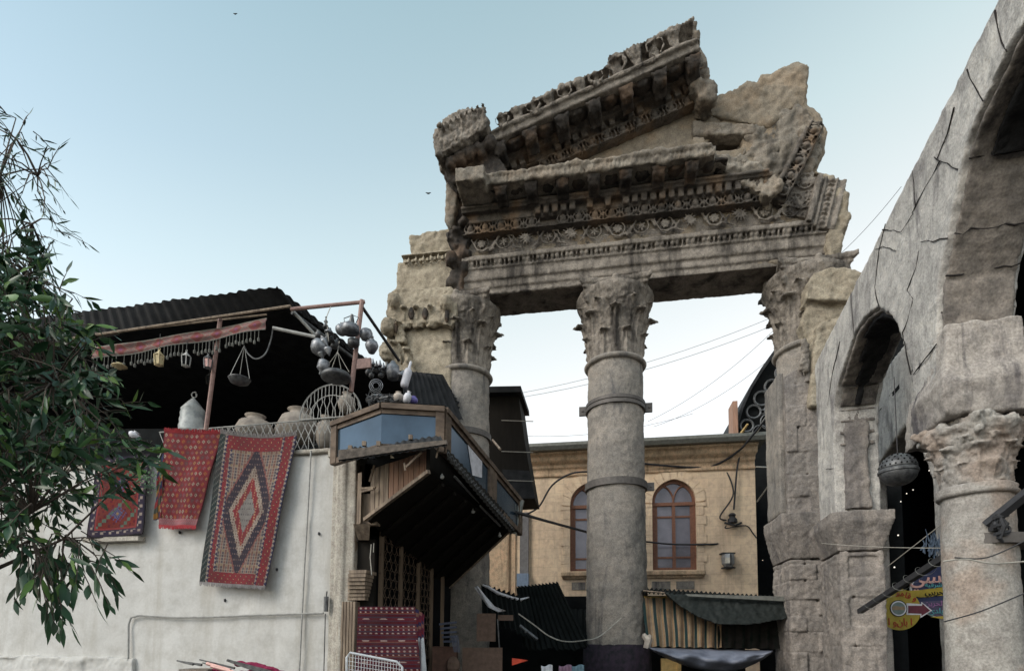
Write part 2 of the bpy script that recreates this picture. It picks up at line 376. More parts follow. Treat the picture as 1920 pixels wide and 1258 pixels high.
def egg_row(mb, fr, a0, a1, z0, z1, p, sp):
    """egg and dart: half-eggs in horseshoe sockets with darts between"""
    h = z1 - z0; n = max(1, round((a1 - a0) / sp)); s = (a1 - a0) / n
    mb.fbox(fr, a0, a1, -p + .07, -p + .25, z0, z1)
    mb.fbox(fr, a0, a1, -p - .07, -p + .2, z1 - h * .10, z1); mb.fbox(fr, a0, a1, -p - .03, -p + .2, z0, z0 + h * .07)
    for i in range(n):
        if rng.random() < .06: continue
        c = a0 + (i + .5) * s; r = min(s * .29, h * .40)
        M = Matrix((( fr.e.x, fr.n.x, fr_v(fr).x, 0), (fr.e.y, fr.n.y, fr_v(fr).y, 0), (fr.e.z, fr.n.z, fr_v(fr).z, 0), (0, 0, 0, 1)))
        M.translation = fr.w(c, -p, (z0 + z1) / 2)
        mb.ball((0, .03, 0), (r * .80, r * 1.25, r * 1.02), M, 12)
        pts = [fr.w(c + r * 1.25 * math.sin(q), -p - .03, (z0 + z1) / 2 + r * 1.15 * math.cos(q) * (-1)) for q in [R(x) for x in range(-140, 141, 20)]]
        mb.tube(pts, r * .2, 5)
        mb.tube([fr.w(c + s / 2, -p - .02, z1 - h * .1), fr.w(c + s / 2, -p - .045, z0 + h * .3), fr.w(c + s / 2, -p, z0 + h * .05)], [.012, .028, .008], 5)
def fr_v(fr): return getattr(fr, 'v', Vector((0, 0, 1)))
def basis(fr, a, off, z):
    v = fr_v(fr); M = Matrix(((fr.e.x, fr.n.x, v.x, 0), (fr.e.y, fr.n.y, v.y, 0), (fr.e.z, fr.n.z, v.z, 0), (0, 0, 0, 1)))
    M.translation = fr.w(a, off, z); return M
def bead_row(mb, fr, a0, a1, z, p, r, sp):
    n = round((a1 - a0) / sp)
    for i in range(n):
        a = a0 + (i + .5) * (a1 - a0) / n
        if i % 3 == 2: mb.ball((0, 0, 0), (sp * .14, r * 1.1, r * 1.3), basis(fr, a, -p, z), 8)
        else: mb.ball((0, 0, 0), (sp * .42, r, r), basis(fr, a, -p, z), 8)
def dentil_row(mb, fr, a0, a1, z0, z1, p0, p1, sp, miss=()):
    n = round((a1 - a0) / sp); s = (a1 - a0) / n
    mb.fbox(fr, a0, a1, -p0, -p0 + .3, z0, z1)
    for i in range(n):
        if i in miss or rng.random() < .05: continue
        a = a0 + (i + .5) * s; j = rng.uniform(-.012, .012)
        mb.fbox(fr, a - s * .33, a + s * .33, -p1 + j, -p0 + .02, z0 + .01 + j, z1)
def rosette(mb, fr, a, z, p, r, petals=6):
    mb.ring(fr.w(a, -p, z), fr.e, fr_v(fr), r, r * .13, 18, 5)
    M = basis(fr, a, -p, z); mb.ball((0, 0, 0), (r * .2, r * .25, r * .2), M, 8)
    for k in range(petals):
        q = 2 * math.pi * k / petals + .3
        Mr = M @ Matrix.Rotation(q, 4, 'Y')
        mb.ball((r * .48, 0, 0), (r * .26, r * .18, r * .14), Mr, 8)
def spray(mb, fr, a, z, p, r, a0=0, a1=math.pi, n=7):
    """a fan of carved leaflets"""
    for k in range(n):
        q = a0 + (a1 - a0) * k / (n - 1); L = r * (1 - .15 * abs(k - (n - 1) / 2) / n)
        pts = [fr.w(a + L * t * math.cos(q) + .12 * L * math.sin(t * 3) * (1 if k > n / 2 else -1), -p - .03 * math.sin(t * 3.1), z + L * t * math.sin(q)) for t in (0, .35, .7, 1)]
        mb.tube(pts, [r * .05, r * .075, r * .07, r * .03], 5)
def leaf(mb, M, w_, h, curl=.5, lean=.25, th=.035, nu=12, nv=14):
    """acanthus leaf: lobed, ribbed, top curling out toward local -y"""
    def f(u, v, back):
        x = (u - .5) * 2
        half = w_ * .5 * (1.0 - .35 * v) * (.78 + .22 * abs(math.sin(v * math.pi * 3.6)))
        if v > .86: half *= math.sqrt(max(.02, 1 - ((v - .86) / .15) ** 2))
        if v < .72: y = -lean * h * v * v; z = h * v
        else:
            q = (v - .72) / .28 * math.pi * .95; rr = h * .13 * curl * 2
            y = -lean * h * .52 - rr * (1 - math.cos(q)) * .9 - lean * h * (v - .72) * 1.2; z = h * .72 + rr * math.sin(q)
        y += .25 * w_ * x * x * .6 - .075 * w_ * math.cos(x * math.pi * 5 * (1 - .3 * v)) - (.03 * h if abs(x) < .1 else 0)
        if back: y += th; 
        return M @ Vector((x * half, y, z))
    n = (nu + 1) * (nv + 1)
    A = [f(i / nu, j / nv, 0) for j in range(nv + 1) for i in range(nu + 1)]; B = [f(i / nu, j / nv, 1) for j in range(nv + 1) for i in range(nu + 1)]
    W = nu + 1; fs = [(j * W + i, j * W + i + 1, (j + 1) * W + i + 1, (j + 1) * W + i) for j in range(nv) for i in range(nu)]
    fs += [tuple(n + q for q in reversed(x)) for x in list(fs)]
    rim = list(range(W)) + [j * W + nu for j in range(1, nv + 1)] + [nv * W + i for i in range(nu - 1, -1, -1)] + [j * W for j in range(nv - 1, 0, -1)]
    for i in range(len(rim)):
        a, b = rim[i], rim[(i + 1) % len(rim)]; fs.append((a, n + a, n + b, b))
    mb.add(A + B, fs)
def volute(mb, M, r, wd=.1, turns=1.6, n=26):
    pts = []
    for i in range(n + 1):
        q = turns * 2 * math.pi * i / n; rr = r * (1 - .82 * i / n)
        pts.append(M @ Vector((0, -rr * math.cos(q) , -rr * math.sin(q))))
    mb.tube(pts, [wd * (1 - .4 * i / n) for i in range(n + 1)], 6)
def capital_mb(M, r, H, worn=0, rows=8):
    """Corinthian capital standing at M (local z up), shaft radius r, height H"""
    mb = MB()
    mb.lathe([(0, 0), (r * 1.0, 0), (r * 1.0, H * .3), (r * 1.06, H * .5), (r * 1.24, H * .70), (r * 1.42, H * .84), (r * 1.42, H * .9), (0, H * .9)], M, 40)
    bp_ = [(0, 1.0), (.3, 1.0), (.5, 1.06), (.7, 1.24), (.84, 1.42), (1.0, 1.42)]
    def bell(t):
        t = max(0, min(1, t))
        for (t0, r0), (t1, r1) in zip(bp_, bp_[1:]):
            if t <= t1: return r0 + (r1 - r0) * (t - t0) / (t1 - t0)
        return 1.42
    n0 = len(mb.v); Mi = M.inverted()
    for k in range(rows):
        q = 2 * math.pi * (k + .5) / rows
        Mk = M @ Matrix.Rotation(q, 4, 'Z') @ Matrix.Translation((0, -r * .98, 0))
        leaf(mb, Mk, r * .84, H * .42, .26, .14, r * .14)
    for k in range(rows):
        q = 2 * math.pi * k / rows
        Mk = M @ Matrix.Rotation(q, 4, 'Z') @ Matrix.Translation((0, -r * .97, H * .1))
        leaf(mb, Mk, r * .80, H * .62, .26, .13, r * .14)
    for k in range(4):
        q = math.pi / 4 + k * math.pi / 2
        for sgn in (-1, 1):
            Mk = M @ Matrix.Rotation(q + sgn * .30, 4, 'Z') @ Matrix.Translation((0, -r * 1.02, H * .42)); leaf(mb, Mk, r * .42, H * .36, .25, .20, r * .12, 8, 10)

    for i in range(n0, len(mb.v)):                          # leaves hug the flaring bell
        v = Mi @ mb.v[i]; rr = math.hypot(v.x, v.y); f = (rr + (bell(v.z / H) - 1) * r) / rr; mb.v[i] = M @ Vector((v.x * f, v.y * f, v.z))
    for k in range(4):
        q = math.pi / 4 + k * math.pi / 2
        if k != worn:
            Mk = M @ Matrix.Rotation(q, 4, 'Z') @ Matrix.Translation((0, -r * 1.30, H * .78)); volute(mb, Mk, r * .2, r * .085)
            mb.tube([M @ Matrix.Rotation(q, 4, 'Z') @ Vector((0, -r * 1.0, H * .5)), M @ Matrix.Rotation(q, 4, 'Z') @ Vector((0, -r * 1.25, H * .7)), M @ Matrix.Rotation(q, 4, 'Z') @ Vector((0, -r * 1.4, H * .88))], r * .10, 6)
        q2 = k * math.pi / 2
        for sgn in (-1, 1):
            Mk = M @ Matrix.Rotation(q2, 4, 'Z') @ Matrix.Translation((sgn * r * .22, -r * 1.22, H * .74)) @ Matrix.Rotation(R(90), 4, 'Z'); volute(mb, Mk, r * .15, r * .06)
        Mk = M @ Matrix.Rotation(q2, 4, 'Z'); mb.ball((0, -r * 1.30, H * .93), (r * .16, r * .12, r * .13), Mk, 8)
    ab = []                                                  # concave-sided abacus
    for k in range(4):
        for t in range(7):
            x = -1 + 2 * t / 6; c = 1.24 * r * (1 - .14 * (1 - x * x)); X = x * r * 1.24
            v = Matrix.Rotation(k * math.pi / 2, 4, 'Z') @ Vector((X, -c, 0)); ab.append((v.x, v.y))
        ab.pop()
    n = len(ab)
    for z0, z1, sc_ in ((H * .88, H * .94, .94), (H * .93, H, 1.02)):
        vs = [M @ Vector((x * sc_, y * sc_, z0)) for x, y in ab] + [M @ Vector((x * sc_, y * sc_, z1)) for x, y in ab]
        mb.add(vs, [tuple(range(n)), tuple(range(2 * n - 1, n - 1, -1))] + [(i, (i + 1) % n, n + (i + 1) % n, n + i) for i in range(n)])
    return mb

T = lambda x, y, p: FT.cast(x, y, -p)
H = lambda y, p: T(1180, y, p)[1]
ZS = H(526, .45)                                             # underside of the architrave
D_col = FT.cast(1154, 690, 0)[1]                              # foot of the capital
CAPH = ZS - D_col - .02
def temple_column(px, label, bands, extra_rot=0.0, worn=0):
    a = FT.cast(px, 800, 0)[0]; base = FT.w(a, 0, 0)
    c = thing('stone_column', label, 'column', base, FT.ang, 'columns of the ruined gateway')
    M = MW[c.name] @ Matrix.Rotation(extra_rot, 4, 'Z')
    s = MB(); s.lathe([(0, 0), (.72, 0), (.72, .25), (.665, .35)] + [(.665 - .075 * (z / D_col) ** 1.2, z) for z in [D_col * i / 26 for i in range(2, 27)]] + [(0, D_col)], M, 64)
    for gi, pr in enumerate((.22, .47, .71)):             # worn drum joints
        zg_ = D_col * pr + .1 * extra_rot; rg = .665 - .075 * pr ** 1.2
        for k in range(7): qa = rng.uniform(0, 6.28); s.ball(M @ Vector((rg * math.cos(qa), rg * math.sin(qa), zg_ + rng.uniform(-1, 1))), (.02, .02, .03), None, 6)
    s_ = part('shaft', s, M_shaft, c, smooth=True); weather(s_, .032, (.05, .35), (.022, .07), (.010, .035))
    r = .595
    st = MB(); st.lathe([(r - .05, D_col - .06), (r + .05, D_col - .05), (r + .085, D_col), (r + .05, D_col + .05), (r - .05, D_col + .06)], M, 56)
    part('astragal', st, M_shaft, c, smooth=True)
    cp = capital_mb(M @ Matrix.Translation((0, 0, D_col + .03)), r, CAPH, worn)
    weather(part('capital', cp, M_carved, c), .024, (.05, .12), (.02, .04))
    for z, hgt, dbl, lugs in bands:
        rr = .665 - .075 * (z / D_col) ** 1.2 + .012
        b = MB(); b.lathe([(rr - .03, z - hgt / 2), (rr + .035, z - hgt / 2), (rr + .035, z - hgt * .05 if dbl else z + hgt / 2)] + ([(rr + .012, z - hgt * .04), (rr + .012, z + hgt * .06), (rr + .035, z + hgt * .07), (rr + .035, z + hgt / 2)] if dbl else []) + [(rr - .03, z + hgt / 2)], M, 56)
        o = part('iron_band', b, M_band, c, smooth=False)
        for sx in lugs:
            l = MB(); l.box((sx * (rr + .10), 0, z), (.16, .07, hgt * 1.15), M); l.tube([M @ Vector((sx * (rr + .11), -.06, z)), M @ Vector((sx * (rr + .11), .06, z))], .02, 8)
            part('lug', l, M_band, o)
    return c
zb = lambda y: FT.cast(1154, y, 0)[1]
col_c = temple_column(1154, 'tall grey stone column in the middle with two iron bands, leafy capital under the beam', [(zb(768), .17, True, (-1, 1)), (zb(915), .15, False, (1,))])
col_l = temple_column(868, 'half column beside the broken pier, rising behind the blue glazed bay window', [(zb(808), .13, False, ())], 0, 2)
col_r = temple_column(1518, 'column at the right end of the beam, its shaft cased in stone blocks', [], 0, 1)
# dark patterned cloth tied round the foot of the middle column
M = MW[col_c.name]; z0, z1 = .0, zb(1208)
ck = MB(); ck.lathe([(.74, z0), (.76, z0), (.72, z1 * .5), (.71, z1), (.69, z1)], M, 72); 
ck.v = [M @ (lambda q: Vector((q.x * (1 + .02 * math.sin(math.atan2(q.y, q.x) * 9)), q.y * (1 + .02 * math.sin(math.atan2(q.y, q.x) * 9)), q.z + .012 * math.sin(math.atan2(q.y, q.x) * 23))))(M.inverted() @ v) for v in ck.v]
M_darkcloth = plain('dark_flowered_cloth', (.032, .02, .034), rough=.9, scale=9, col2=(.009, .009, .012))
solo('wrapped_cloth', ck, M_darkcloth, 'dark purple patterned cloth wrapped round the foot of the middle column', 'cloth', smooth=True)

# ---- entablature and broken pediment -------------------------------------------------
E = thing('ruined_pediment', 'carved stone entablature and broken pediment resting on the three columns', 'pediment', frame=FT)
tL = T(866, 540, .5)[0]; tR = T(1556, 470, .5)[0]; tC = T(905, 400, .8)[0]
# plain core wall of the whole silhouette, with the square hole beside the gable
core_px = [(1562, 488), (1578, 470), (1583, 440), (1594, 405), (1591, 362), (1566, 328), (1532, 318), (1545, 288), (1554, 246), (1540, 212), (1514, 196),
           (1516, 122), (1497, 113), (1426, 141), (1419, 156), (1404, 151), (1386, 162), (1366, 178), (1345, 178), (1318, 160), (1180, 205), (1040, 262), (930, 312), (872, 318), (846, 352), (836, 410), (850, 436), (866, 470), (868, 530)]
hole = FT.poly([(1329, 257), (1389, 247), (1392, 277), (1327, 281)], -.45)
cw = MB(); cw.slab(FT, FT.poly(core_px, -.45), -.45, .40, [hole])
weather(part('core_wall', cw, M_tymp, E), .045, (.10, .5), (.06, .14))
bk = MB(); a_, z_ = FT.cast(1360, 268, 0); bk.fbox(FT, a_ - .6, a_ + .6, .15, .3, z_ - .5, z_ + .6); part('hole_backing', bk, M_soot, E)  # black plate painted as the shade inside the hole
# rough broken masonry on the right, standing proud of the tympanum
def rubble(pts, p, th, mat, vox=.04, amp=.12, lbl=None, size=.3):
    m = MB(); m.slab(FT, FT.poly(pts, -p), -p, -p + th); return weather(part('broken_masonry', m, mat, E, lbl), vox, (amp, size), (amp * .6, size * .35), (amp * .25, size * .12))
rubble([(1345, 180), (1386, 163), (1404, 152), (1420, 157), (1428, 141), (1497, 113), (1515, 125), (1512, 196), (1480, 205), (1440, 240), (1425, 236), (1330, 215), (1300, 225)], .50, .4, M_tymp, amp=.16, size=.45)
rubble([(1298, 226), (1420, 232), (1428, 240), (1425, 250), (1300, 254)], .55, .3, M_rough)
rubble([(1298, 256), (1322, 254), (1324, 280), (1298, 284)], .6, .3, M_tymp, amp=.05)
rubble([(1395, 250), (1450, 205), (1498, 197), (1530, 212), (1546, 246), (1540, 290), (1520, 320), (1470, 345), (1420, 340), (1400, 318), (1372, 300), (1392, 282)], .50, .4, M_rough, amp=.26, size=.4)
rubble([(1526, 318), (1560, 328), (1588, 362), (1594, 405), (1583, 440), (1576, 476), (1560, 492), (1548, 460), (1560, 400), (1562, 345)], .62, .6, M_pale, amp=.14)
rubble([(1330, 288), (1420, 300), (1470, 345), (1448, 372), (1410, 352), (1372, 330), (1330, 312)], .85, .5, M_rough, amp=.22)
# architrave: three fasciae, bead row, crowning ledge
ar = MB()
ar.fbox(FT, tL, tR, -.45, .45, ZS, H(512, .45)); ar.fbox(FT, tL, tR, -.49, .45, H(512, .49) + .0, H(497, .49)); ar.fbox(FT, tL, tR, -.53, .45, H(497, .53), H(475, .53))
zB0, zB1 = H(474, .56), H(459, .56)
ar.fbox(FT, tL + .05, tR - .02, -.53, .2, zB0, zB1); ar.fbox(FT, tL + .05, tR - .05, -.585, .2, zB0 - .02, zB0 + .02)
ar.fbox(FT, tL + .05, tR - .05, -.60, .2, zB1 - .015, zB1 + .03)
bead_row(ar, FT, tL + .1, tR - .2, (zB0 + zB1) / 2, .585, .055, .105)
zL0, zL1 = H(458, .64), H(448, .66)
ar.fbox(FT, tL + .02, tR - .25, -.66, .2, zL0, zL1)
a = tL + .15                                                  # key pattern of small raised fillets on the upper fascia
zf0, zf1 = H(495, .53) , H(478, .53)
while a < tR - .3:
    hh = zf1 - zf0
    if rng.random() < .88:
        for (x0, x1, y0, y1) in ((0, .13, 0, .16), (0, .02, 0, 1), (0, .13, .84, 1), (.11, .13, .3, 1), (.05, .13, .3, .45), (.05, .07, .3, .7)):
            ar.fbox(FT, a + x0, a + x1, -.545, -.5, zf0 + hh * y0, zf0 + hh * y1)
    a += .165
weather(part('architrave', ar, M_carved, E), .022, (.035, .3), (.018, .05))
# ragged front lip of the underside
lip = MB()
for i in range(26):
    q = tL + (tR - tL) * .5 * (i + rng.random()) / 26
    lip.ball((0, 0, 0), (.16 + .1 * rng.random(), .07, .045), basis(FT, q, -.42, ZS + .01), 8)
weather(part('chipped_edge', lip, M_carved, E), .022, (.05, .1))
# frieze of scrolling vine
fz0, fz1 = H(447, .50), H(409, .50); fh = fz1 - fz0; mid = (fz0 + fz1) / 2
fzm = MB(); fzm.fbox(FT, tL + .05, tR - .35, -.455, .2, fz0, fz1); fzm.fbox(FT, tL + .05, tR - .6, -.55, .2, fz1 - .03, fz1 + .02)
a = tL + .45; k = 0
while a < tR - .6:
    kind = k % 7
    if kind in (0, 1, 3, 5, 6):
        rosette(fzm, FT, a, mid, .52, fh * .34, 6 if k % 2 else 8)
        sg = 1 if k % 2 else -1
        fzm.tube([FT.w(a - .30, -.52, mid - sg * fh * .4), FT.w(a - .2, -.54, mid - sg * fh * .1), FT.w(a - .1, -.54, mid + sg * fh * .32), FT.w(a + .05, -.54, mid + sg * fh * .42), FT.w(a + .22, -.53, mid + sg * fh * .2), FT.w(a + .3, -.52, mid - sg * fh * .1)], .022, 5)
        for q in range(4): spray(fzm, FT, a + .26 * math.cos(q * 1.57 + .8), mid + fh * .38 * math.sin(q * 1.57 + .8), .52, fh * .2, q * 1.57, q * 1.57 + 1.8, 4)
    else:
        spray(fzm, FT, a, mid, .535, fh * .46, 0, 2 * math.pi * .92, 12); fzm.ball((0, 0, 0), (fh * .10, .05, fh * .10), basis(FT, a, -.52, mid), 8)
        fzm.tube([FT.w(a - .32, -.52, mid + fh * .1), FT.w(a - .24, -.54, mid - fh * .38), FT.w(a - .1, -.53, mid - fh * .46)], .02, 5); fzm.tube([FT.w(a + .32, -.52, mid - fh * .1), FT.w(a + .24, -.54, mid + fh * .38), FT.w(a + .1, -.53, mid + fh * .46)], .02, 5)
    a += .50; k += 1
weather(part('frieze', fzm, M_carved, E), .017, (.02, .12), (.012, .04))
# egg and dart, dentils, upper fillets
tS = T(866, 500, .7)[0]
eg = MB(); egg_row(eg, FT, tS, T(1452, 380, .68)[0], H(407, .66), H(384, .70), .66, .345)
weather(part('egg_moulding', eg, M_egg, E), .018, (.02, .1))
de = MB(); dentil_row(de, FT, T(1000, 385, .8)[0], T(1448, 350, .8)[0], H(381, .80), H(362, .80), .70, .82, .185, (5,))
dl = T(866, 430, .8)[0]; de.fbox(FT, dl, T(1000, 385, .8)[0], -.74, .1, H(381, .78), H(365, .78))
de.fbox(FT, dl, T(1448, 350, .8)[0], -.87, .1, H(361, .87), H(354, .87)); de.fbox(FT, dl, T(1440, 350, .8)[0], -.93, .1, H(353, .93), H(348, .93))
weather(part('dentil_course', de, M_egg, E), .02, (.03, .14), (.015, .05))
# corona with modillions beneath, a projecting corner block on the left
zc0, zc1 = H(313, 1.35), H(294, 1.35); zU = zc0 + .03
cL, cR = T(868, 330, 1.3)[0], T(1368, 305, 1.3)[0]
cn = MB(); cn.fbox(FT, cL, cR - .25, -1.35, -.2, zc0, zc1); cn.fbox(FT, cL, cR, -1.15, -.2, zc0 + .02, zc1 - .04)
cn.fbox(FT, cL, cR - .35, -1.40, -1.2, zc1 - .03, zc1 + .03)
a = cL
while a < cR - .3: cn.fbox(FT, a, a + .04, -1.375, -1.3, zc0 + .02, zc1 - .05); a += .085
a0_, z0_ = T(852, 340, 1.6); a1_, z1_ = T(908, 312, 1.6)
cn.fbox(FT, a0_, a1_, -1.6, -.2, z0_ - .02, z1_ + .05)
weather(part('corona', cn, M_rough, E), .028, (.12, .35), (.06, .12), (.02, .05))
def modillion(fr, a, zt, p0, p1, w_, h, par):
    m = MB()
    prof = [(p0, zt), (p1, zt), (p1 + .02, zt - h * .35), (p1 - .04, zt - h * .75), (p1 - .16, zt - h * .62), (p0 + (p1 - p0) * .4, zt - h * .8), (p0, zt - h * 1.15)]
    vs = [fr.w(a - w_ / 2, -p, z) for p, z in prof] + [fr.w(a + w_ / 2, -p, z) for p, z in prof]; n = len(prof)
    m.add(vs, [tuple(range(n)), tuple(range(2 * n - 1, n - 1, -1))] + [(i, (i + 1) % n, n + (i + 1) % n, n + i) for i in range(n)])
    m.fbox(fr, a - w_ * .62, a + w_ * .62, -p1 - .03, -p1 + .04, zt - h * .25, zt)
    for sx in (-.3, 0, .3): m.ball((0, 0, 0), (w_ * .16, .12, h * .18), basis(fr, a + sx * w_, -(p0 + (p1 - p0) * .6), zt - h * .78), 6)
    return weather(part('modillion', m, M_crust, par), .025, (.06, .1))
def coffer(fr, a, z, p, r, m):
    for k in range(6):
        q = k * math.pi / 3; m.ball((0, 0, 0), (r * .5, r * .5, r * .3), basis(fr, a + r * .55 * math.cos(q), -p + r * .55 * math.sin(q), z), 6)
    m.ball((0, 0, 0), (r * .4, r * .4, r * .45), basis(fr, a, -p, z), 6)
cof = MB(); cof.fbox(FT, cL, cR, -1.2, -.3, zU - .0, zU + .06)
pm = 62 / 1050 * 11
a = T(1236, 330, 1.3)[0] - 6 * pm
while a < cR - .2:
    if a > cL + .2:
        modillion(FT, a, zU, .9, 1.27, .24, .2, E); coffer(FT, a + pm / 2, zU - .02, 1.07, .15, cof)
    a += pm
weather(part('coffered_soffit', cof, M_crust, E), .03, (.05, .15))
# left return of the mouldings, black with crust
lf = MB(); lf.slab(FT, FT.poly([(846, 352), (900, 345), (925, 390), (905, 420), (880, 446), (868, 470), (866, 540), (880, 556), (850, 545), (850, 430), (836, 410)], -.62), -.62, .3)
for i in range(14): lf.ball((0, 0, 0), (rng.uniform(.1, .2), .2, rng.uniform(.08, .2)), basis(FT, tL + rng.uniform(-.25, .1), -rng.uniform(.5, .7), ZS + .3 + i * .14), 7)
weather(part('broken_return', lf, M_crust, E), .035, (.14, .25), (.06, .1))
# raking cornice ------------------------------------------------------------------
pA = FT.P(930, 200, -1.45); pB = FT.P(1290, 35, -1.45); u = (pB - pA); u -= FT.n * u.dot(FT.n)
RK = Slant(FT, FT.w(0, 0, 12.0), u)
K = lambda x, y, p: RK.cast(x, y, -p)
V = lambda y, p: K(1180, y, p)[1]
rL, rR = K(905, 215, 1.3)[0], K(1305, 80, 1.3)[0]
re_ = MB(); egg_row(re_, RK, K(975, 318, .68)[0], K(1340, 178, .68)[0], V(248, .66), V(226, .70), .66, .36)
weather(part('raking_egg_moulding', re_, M_egg, E), .018, (.02, .1))
rd = MB(); vd1 = V(190, .80)
dentil_row(rd, RK, K(950, 300, .8)[0], K(1335, 150, .8)[0], V(221, .78), V(200, .80), .68, .80, .2, (3, 4, 9, 15, 16))
rd.fbox(RK, K(900, 320, .8)[0], K(1335, 150, .8)[0], -.88, .1, V(199, .88), V(190, .88)); rd.fbox(RK, K(900, 320, .8)[0], K(1330, 150, .8)[0], -.60, .1, V(250, .6), V(185, .8))
rd.fbox(RK, K(900, 320, .8)[0], K(1325, 150, .8)[0], -.95, .1, V(189, .95), V(184, .95))
weather(part('raking_dentil_course', rd, M_egg, E), .02, (.04, .2), (.015, .05))
vc0, vc1 = V(150, 1.35), V(133, 1.37); vs0, vs1 = V(132, 1.42), V(86, 1.5)
rc = MB(); rc.fbox(RK, rL, rR + .0, -1.35, -.2, vc0, vc1); rc.fbox(RK, rL, rR - .1, -1.15, .1, vc0 + .05, vc1 + .25); rc.fbox(RK, rL, rR, -1.42, -1.1, vc1 - .03, vc1 + .03)
weather(part('raking_corona', rc, M_carved, E), .026, (.07, .35), (.025, .08))
rcof = MB(); rcof.fbox(RK, rL, rR - .1, -1.22, -.3, vc0 - .02, vc0 + .05)
a = rL + .1
while a < rR - .12:
    modillion(RK, a, vc0 - .02, .9, 1.28, .26, .24, E)
    if a + .35 < rR - .25: coffer(RK, a + .35, vc0 - .05, 1.08, .17, rcof)
    a += .70
weather(part('raking_soffit', rcof, M_crust, E), .03, (.06, .15))
def sima(fr, a0, a1, v0, v1, sp, name='raking_sima'):
    m = MB(); h = v1 - v0
    prof = [(.9, v0), (1.42, v0), (1.36, v0 + h * .14), (1.16, v0 + h * .32), (1.18, v0 + h * .78), (1.46, v0 + h * .90), (1.48, v1), (.9, v1 - .05)]
    vs = [fr.w(a0, -p, z) for p, z in prof] + [fr.w(a1, -p, z) for p, z in prof]; n = len(prof)
    m.add(vs, [tuple(range(n)), tuple(range(2 * n - 1, n - 1, -1))] + [(i, (i + 1) % n, n + (i + 1) % n, n + i) for i in range(n)])
    k = 0; a = a0 + sp * .3
    while a < a1 - sp * .2:
        M_ = basis(fr, a, -1.36, v0 + h * .1)
        if k % 2 == 0:
            leaf(m, M_, sp * .62, h * .95, .45, .12, .08)
            for sg in (-1, 1): m.tube([fr.w(a + sg * .05, -1.42, v0 + h * .15), fr.w(a + sg * sp * .42, -1.45, v0 + h * .4), fr.w(a + sg * sp * .4, -1.47, v0 + h * .75), fr.w(a + sg * sp * .2, -1.46, v0 + h * .8)], .024, 5)
        else:
            for q in (-.3, 0, .3): m.tube([fr.w(a + q * sp * .3, -1.36, v0 + h * .1), fr.w(a + q * sp * .6, -1.38, v0 + h * .5), fr.w(a + q * sp * 1.0, -1.44, v0 + h * .88)], [.035, .04, .035], 5)
            m.ball((0, 0, 0), (.07, .07, .07), basis(fr, a, -1.42, v0 + h * .82), 8)
        a += sp; k += 1
    for _ in range(int((a1 - a0) * 8)):
        m.ball((0, 0, 0), (rng.uniform(.03, .09), .06, rng.uniform(.02, .06)), basis(fr, rng.uniform(a0, a1), -1.42, v1 + rng.uniform(-.05, .03)), 6)
    return weather(part(name, m, M_carved, E), .022, (.09, .22), (.035, .07))
tm = K(1138, 110, 1.45)[0]
sima(RK, K(925, 205, 1.45)[0], tm, vs0, V(100, 1.5), .34)
sima(RK, tm + .02, K(1302, 40, 1.45)[0], vs0, vs1, .40)
# broken right end of the raking cornice
rubble([(1284, 38), (1302, 44), (1317, 108), (1335, 146), (1344, 180), (1316, 190), (1290, 150), (1280, 90)], .95, .9, M_rough, amp=.34, size=.5)
# left corner block of the raking cornice, advanced and rotted
cb = MB(); p_ = 1.6
cb.slab(FT, FT.poly([(815, 240), (845, 214), (872, 200), (905, 204), (914, 222), (910, 240), (818, 292), (814, 280)], -p_), -p_, -p_ + .5)
for i in range(9):
    a_, z_ = FT.cast(826 + i * 10, 284 - i * 5, -p_); leaf(cb, basis(FT, a_, -p_, z_ + .08), .17, .55, .3, .1, .08)
weather(part('corner_block', cb, M_carved, E), .024, (.16, .25), (.08, .08), (.03, .04))
cb = MB(); cb.slab(FT, FT.poly([(818, 290), (908, 244), (930, 290), (960, 330), (872, 345), (850, 345), (838, 330)], -1.15), -1.2, -.2)
for i in range(5): cb.ball((0, 0, 0), (.14, .2, .14), basis(FT, FT.cast(845 + i * 18, 305 - i * 9, -1.35)[0], -1.3, FT.cast(845 + i * 18, 305 - i * 9, -1.35)[1]), 8)
weather(part('corner_soffit', cb, M_crust, E), .035, (.14, .25), (.07, .08))
cb = MB(); cb.slab(FT, FT.poly([(836, 340), (862, 350), (852, 400), (846, 430), (834, 415)], -.8), -.8, -.2)
weather(part('broken_masonry', cb, M_rough, E), .035, (.1, .25), (.05, .08))
# arch springing at the right: the same mouldings turn upwards
def bent(px0, px1, p):
    A = FT.P(*px0, -p); B = FT.P(*px1, -p); return Slant(FT, A, B - A), (B - A).length
UPF, L_ = bent((1462, 372), (1541, 218), .7)
UPF.v = UPF.e.cross(FT.n).normalized(); 
if UPF.v.x > 0: UPF.v = -UPF.v                                # v points to the upper left, inside of the curve
L_ *= .9; m = MB(); egg_row(m, UPF, 0, L_, -.13, .14, .0, .34); m.fbox(UPF, 0, L_ * .9, -.08, .3, .14, .19)
weather(part('arch_egg_moulding', m, M_egg, E), .018, (.05, .2), (.02, .06))
UPB, L_ = bent((1538, 424), (1560, 336), .6); UPB.v = UPB.e.cross(FT.n).normalized()
if UPB.v.x > 0: UPB.v = -UPB.v
m = MB(); m.fbox(UPB, -.05, L_, -.02, .3, -.28, .30); m.fbox(UPB, -.05, L_, -.07, .3, .09, .15); m.fbox(UPB, -.05, L_, -.07, .3, -.12, -.08); m.fbox(UPB, .0, L_, -.13, .3, .2, .3); m.fbox(UPB, 0, L_, -.06, .3, -.28, -.2)
bead_row(m, UPB, 0, L_, .0, .04, .05, .1)
weather(part('arch_bead_moulding', m, M_carved, E), .02, (.03, .1))
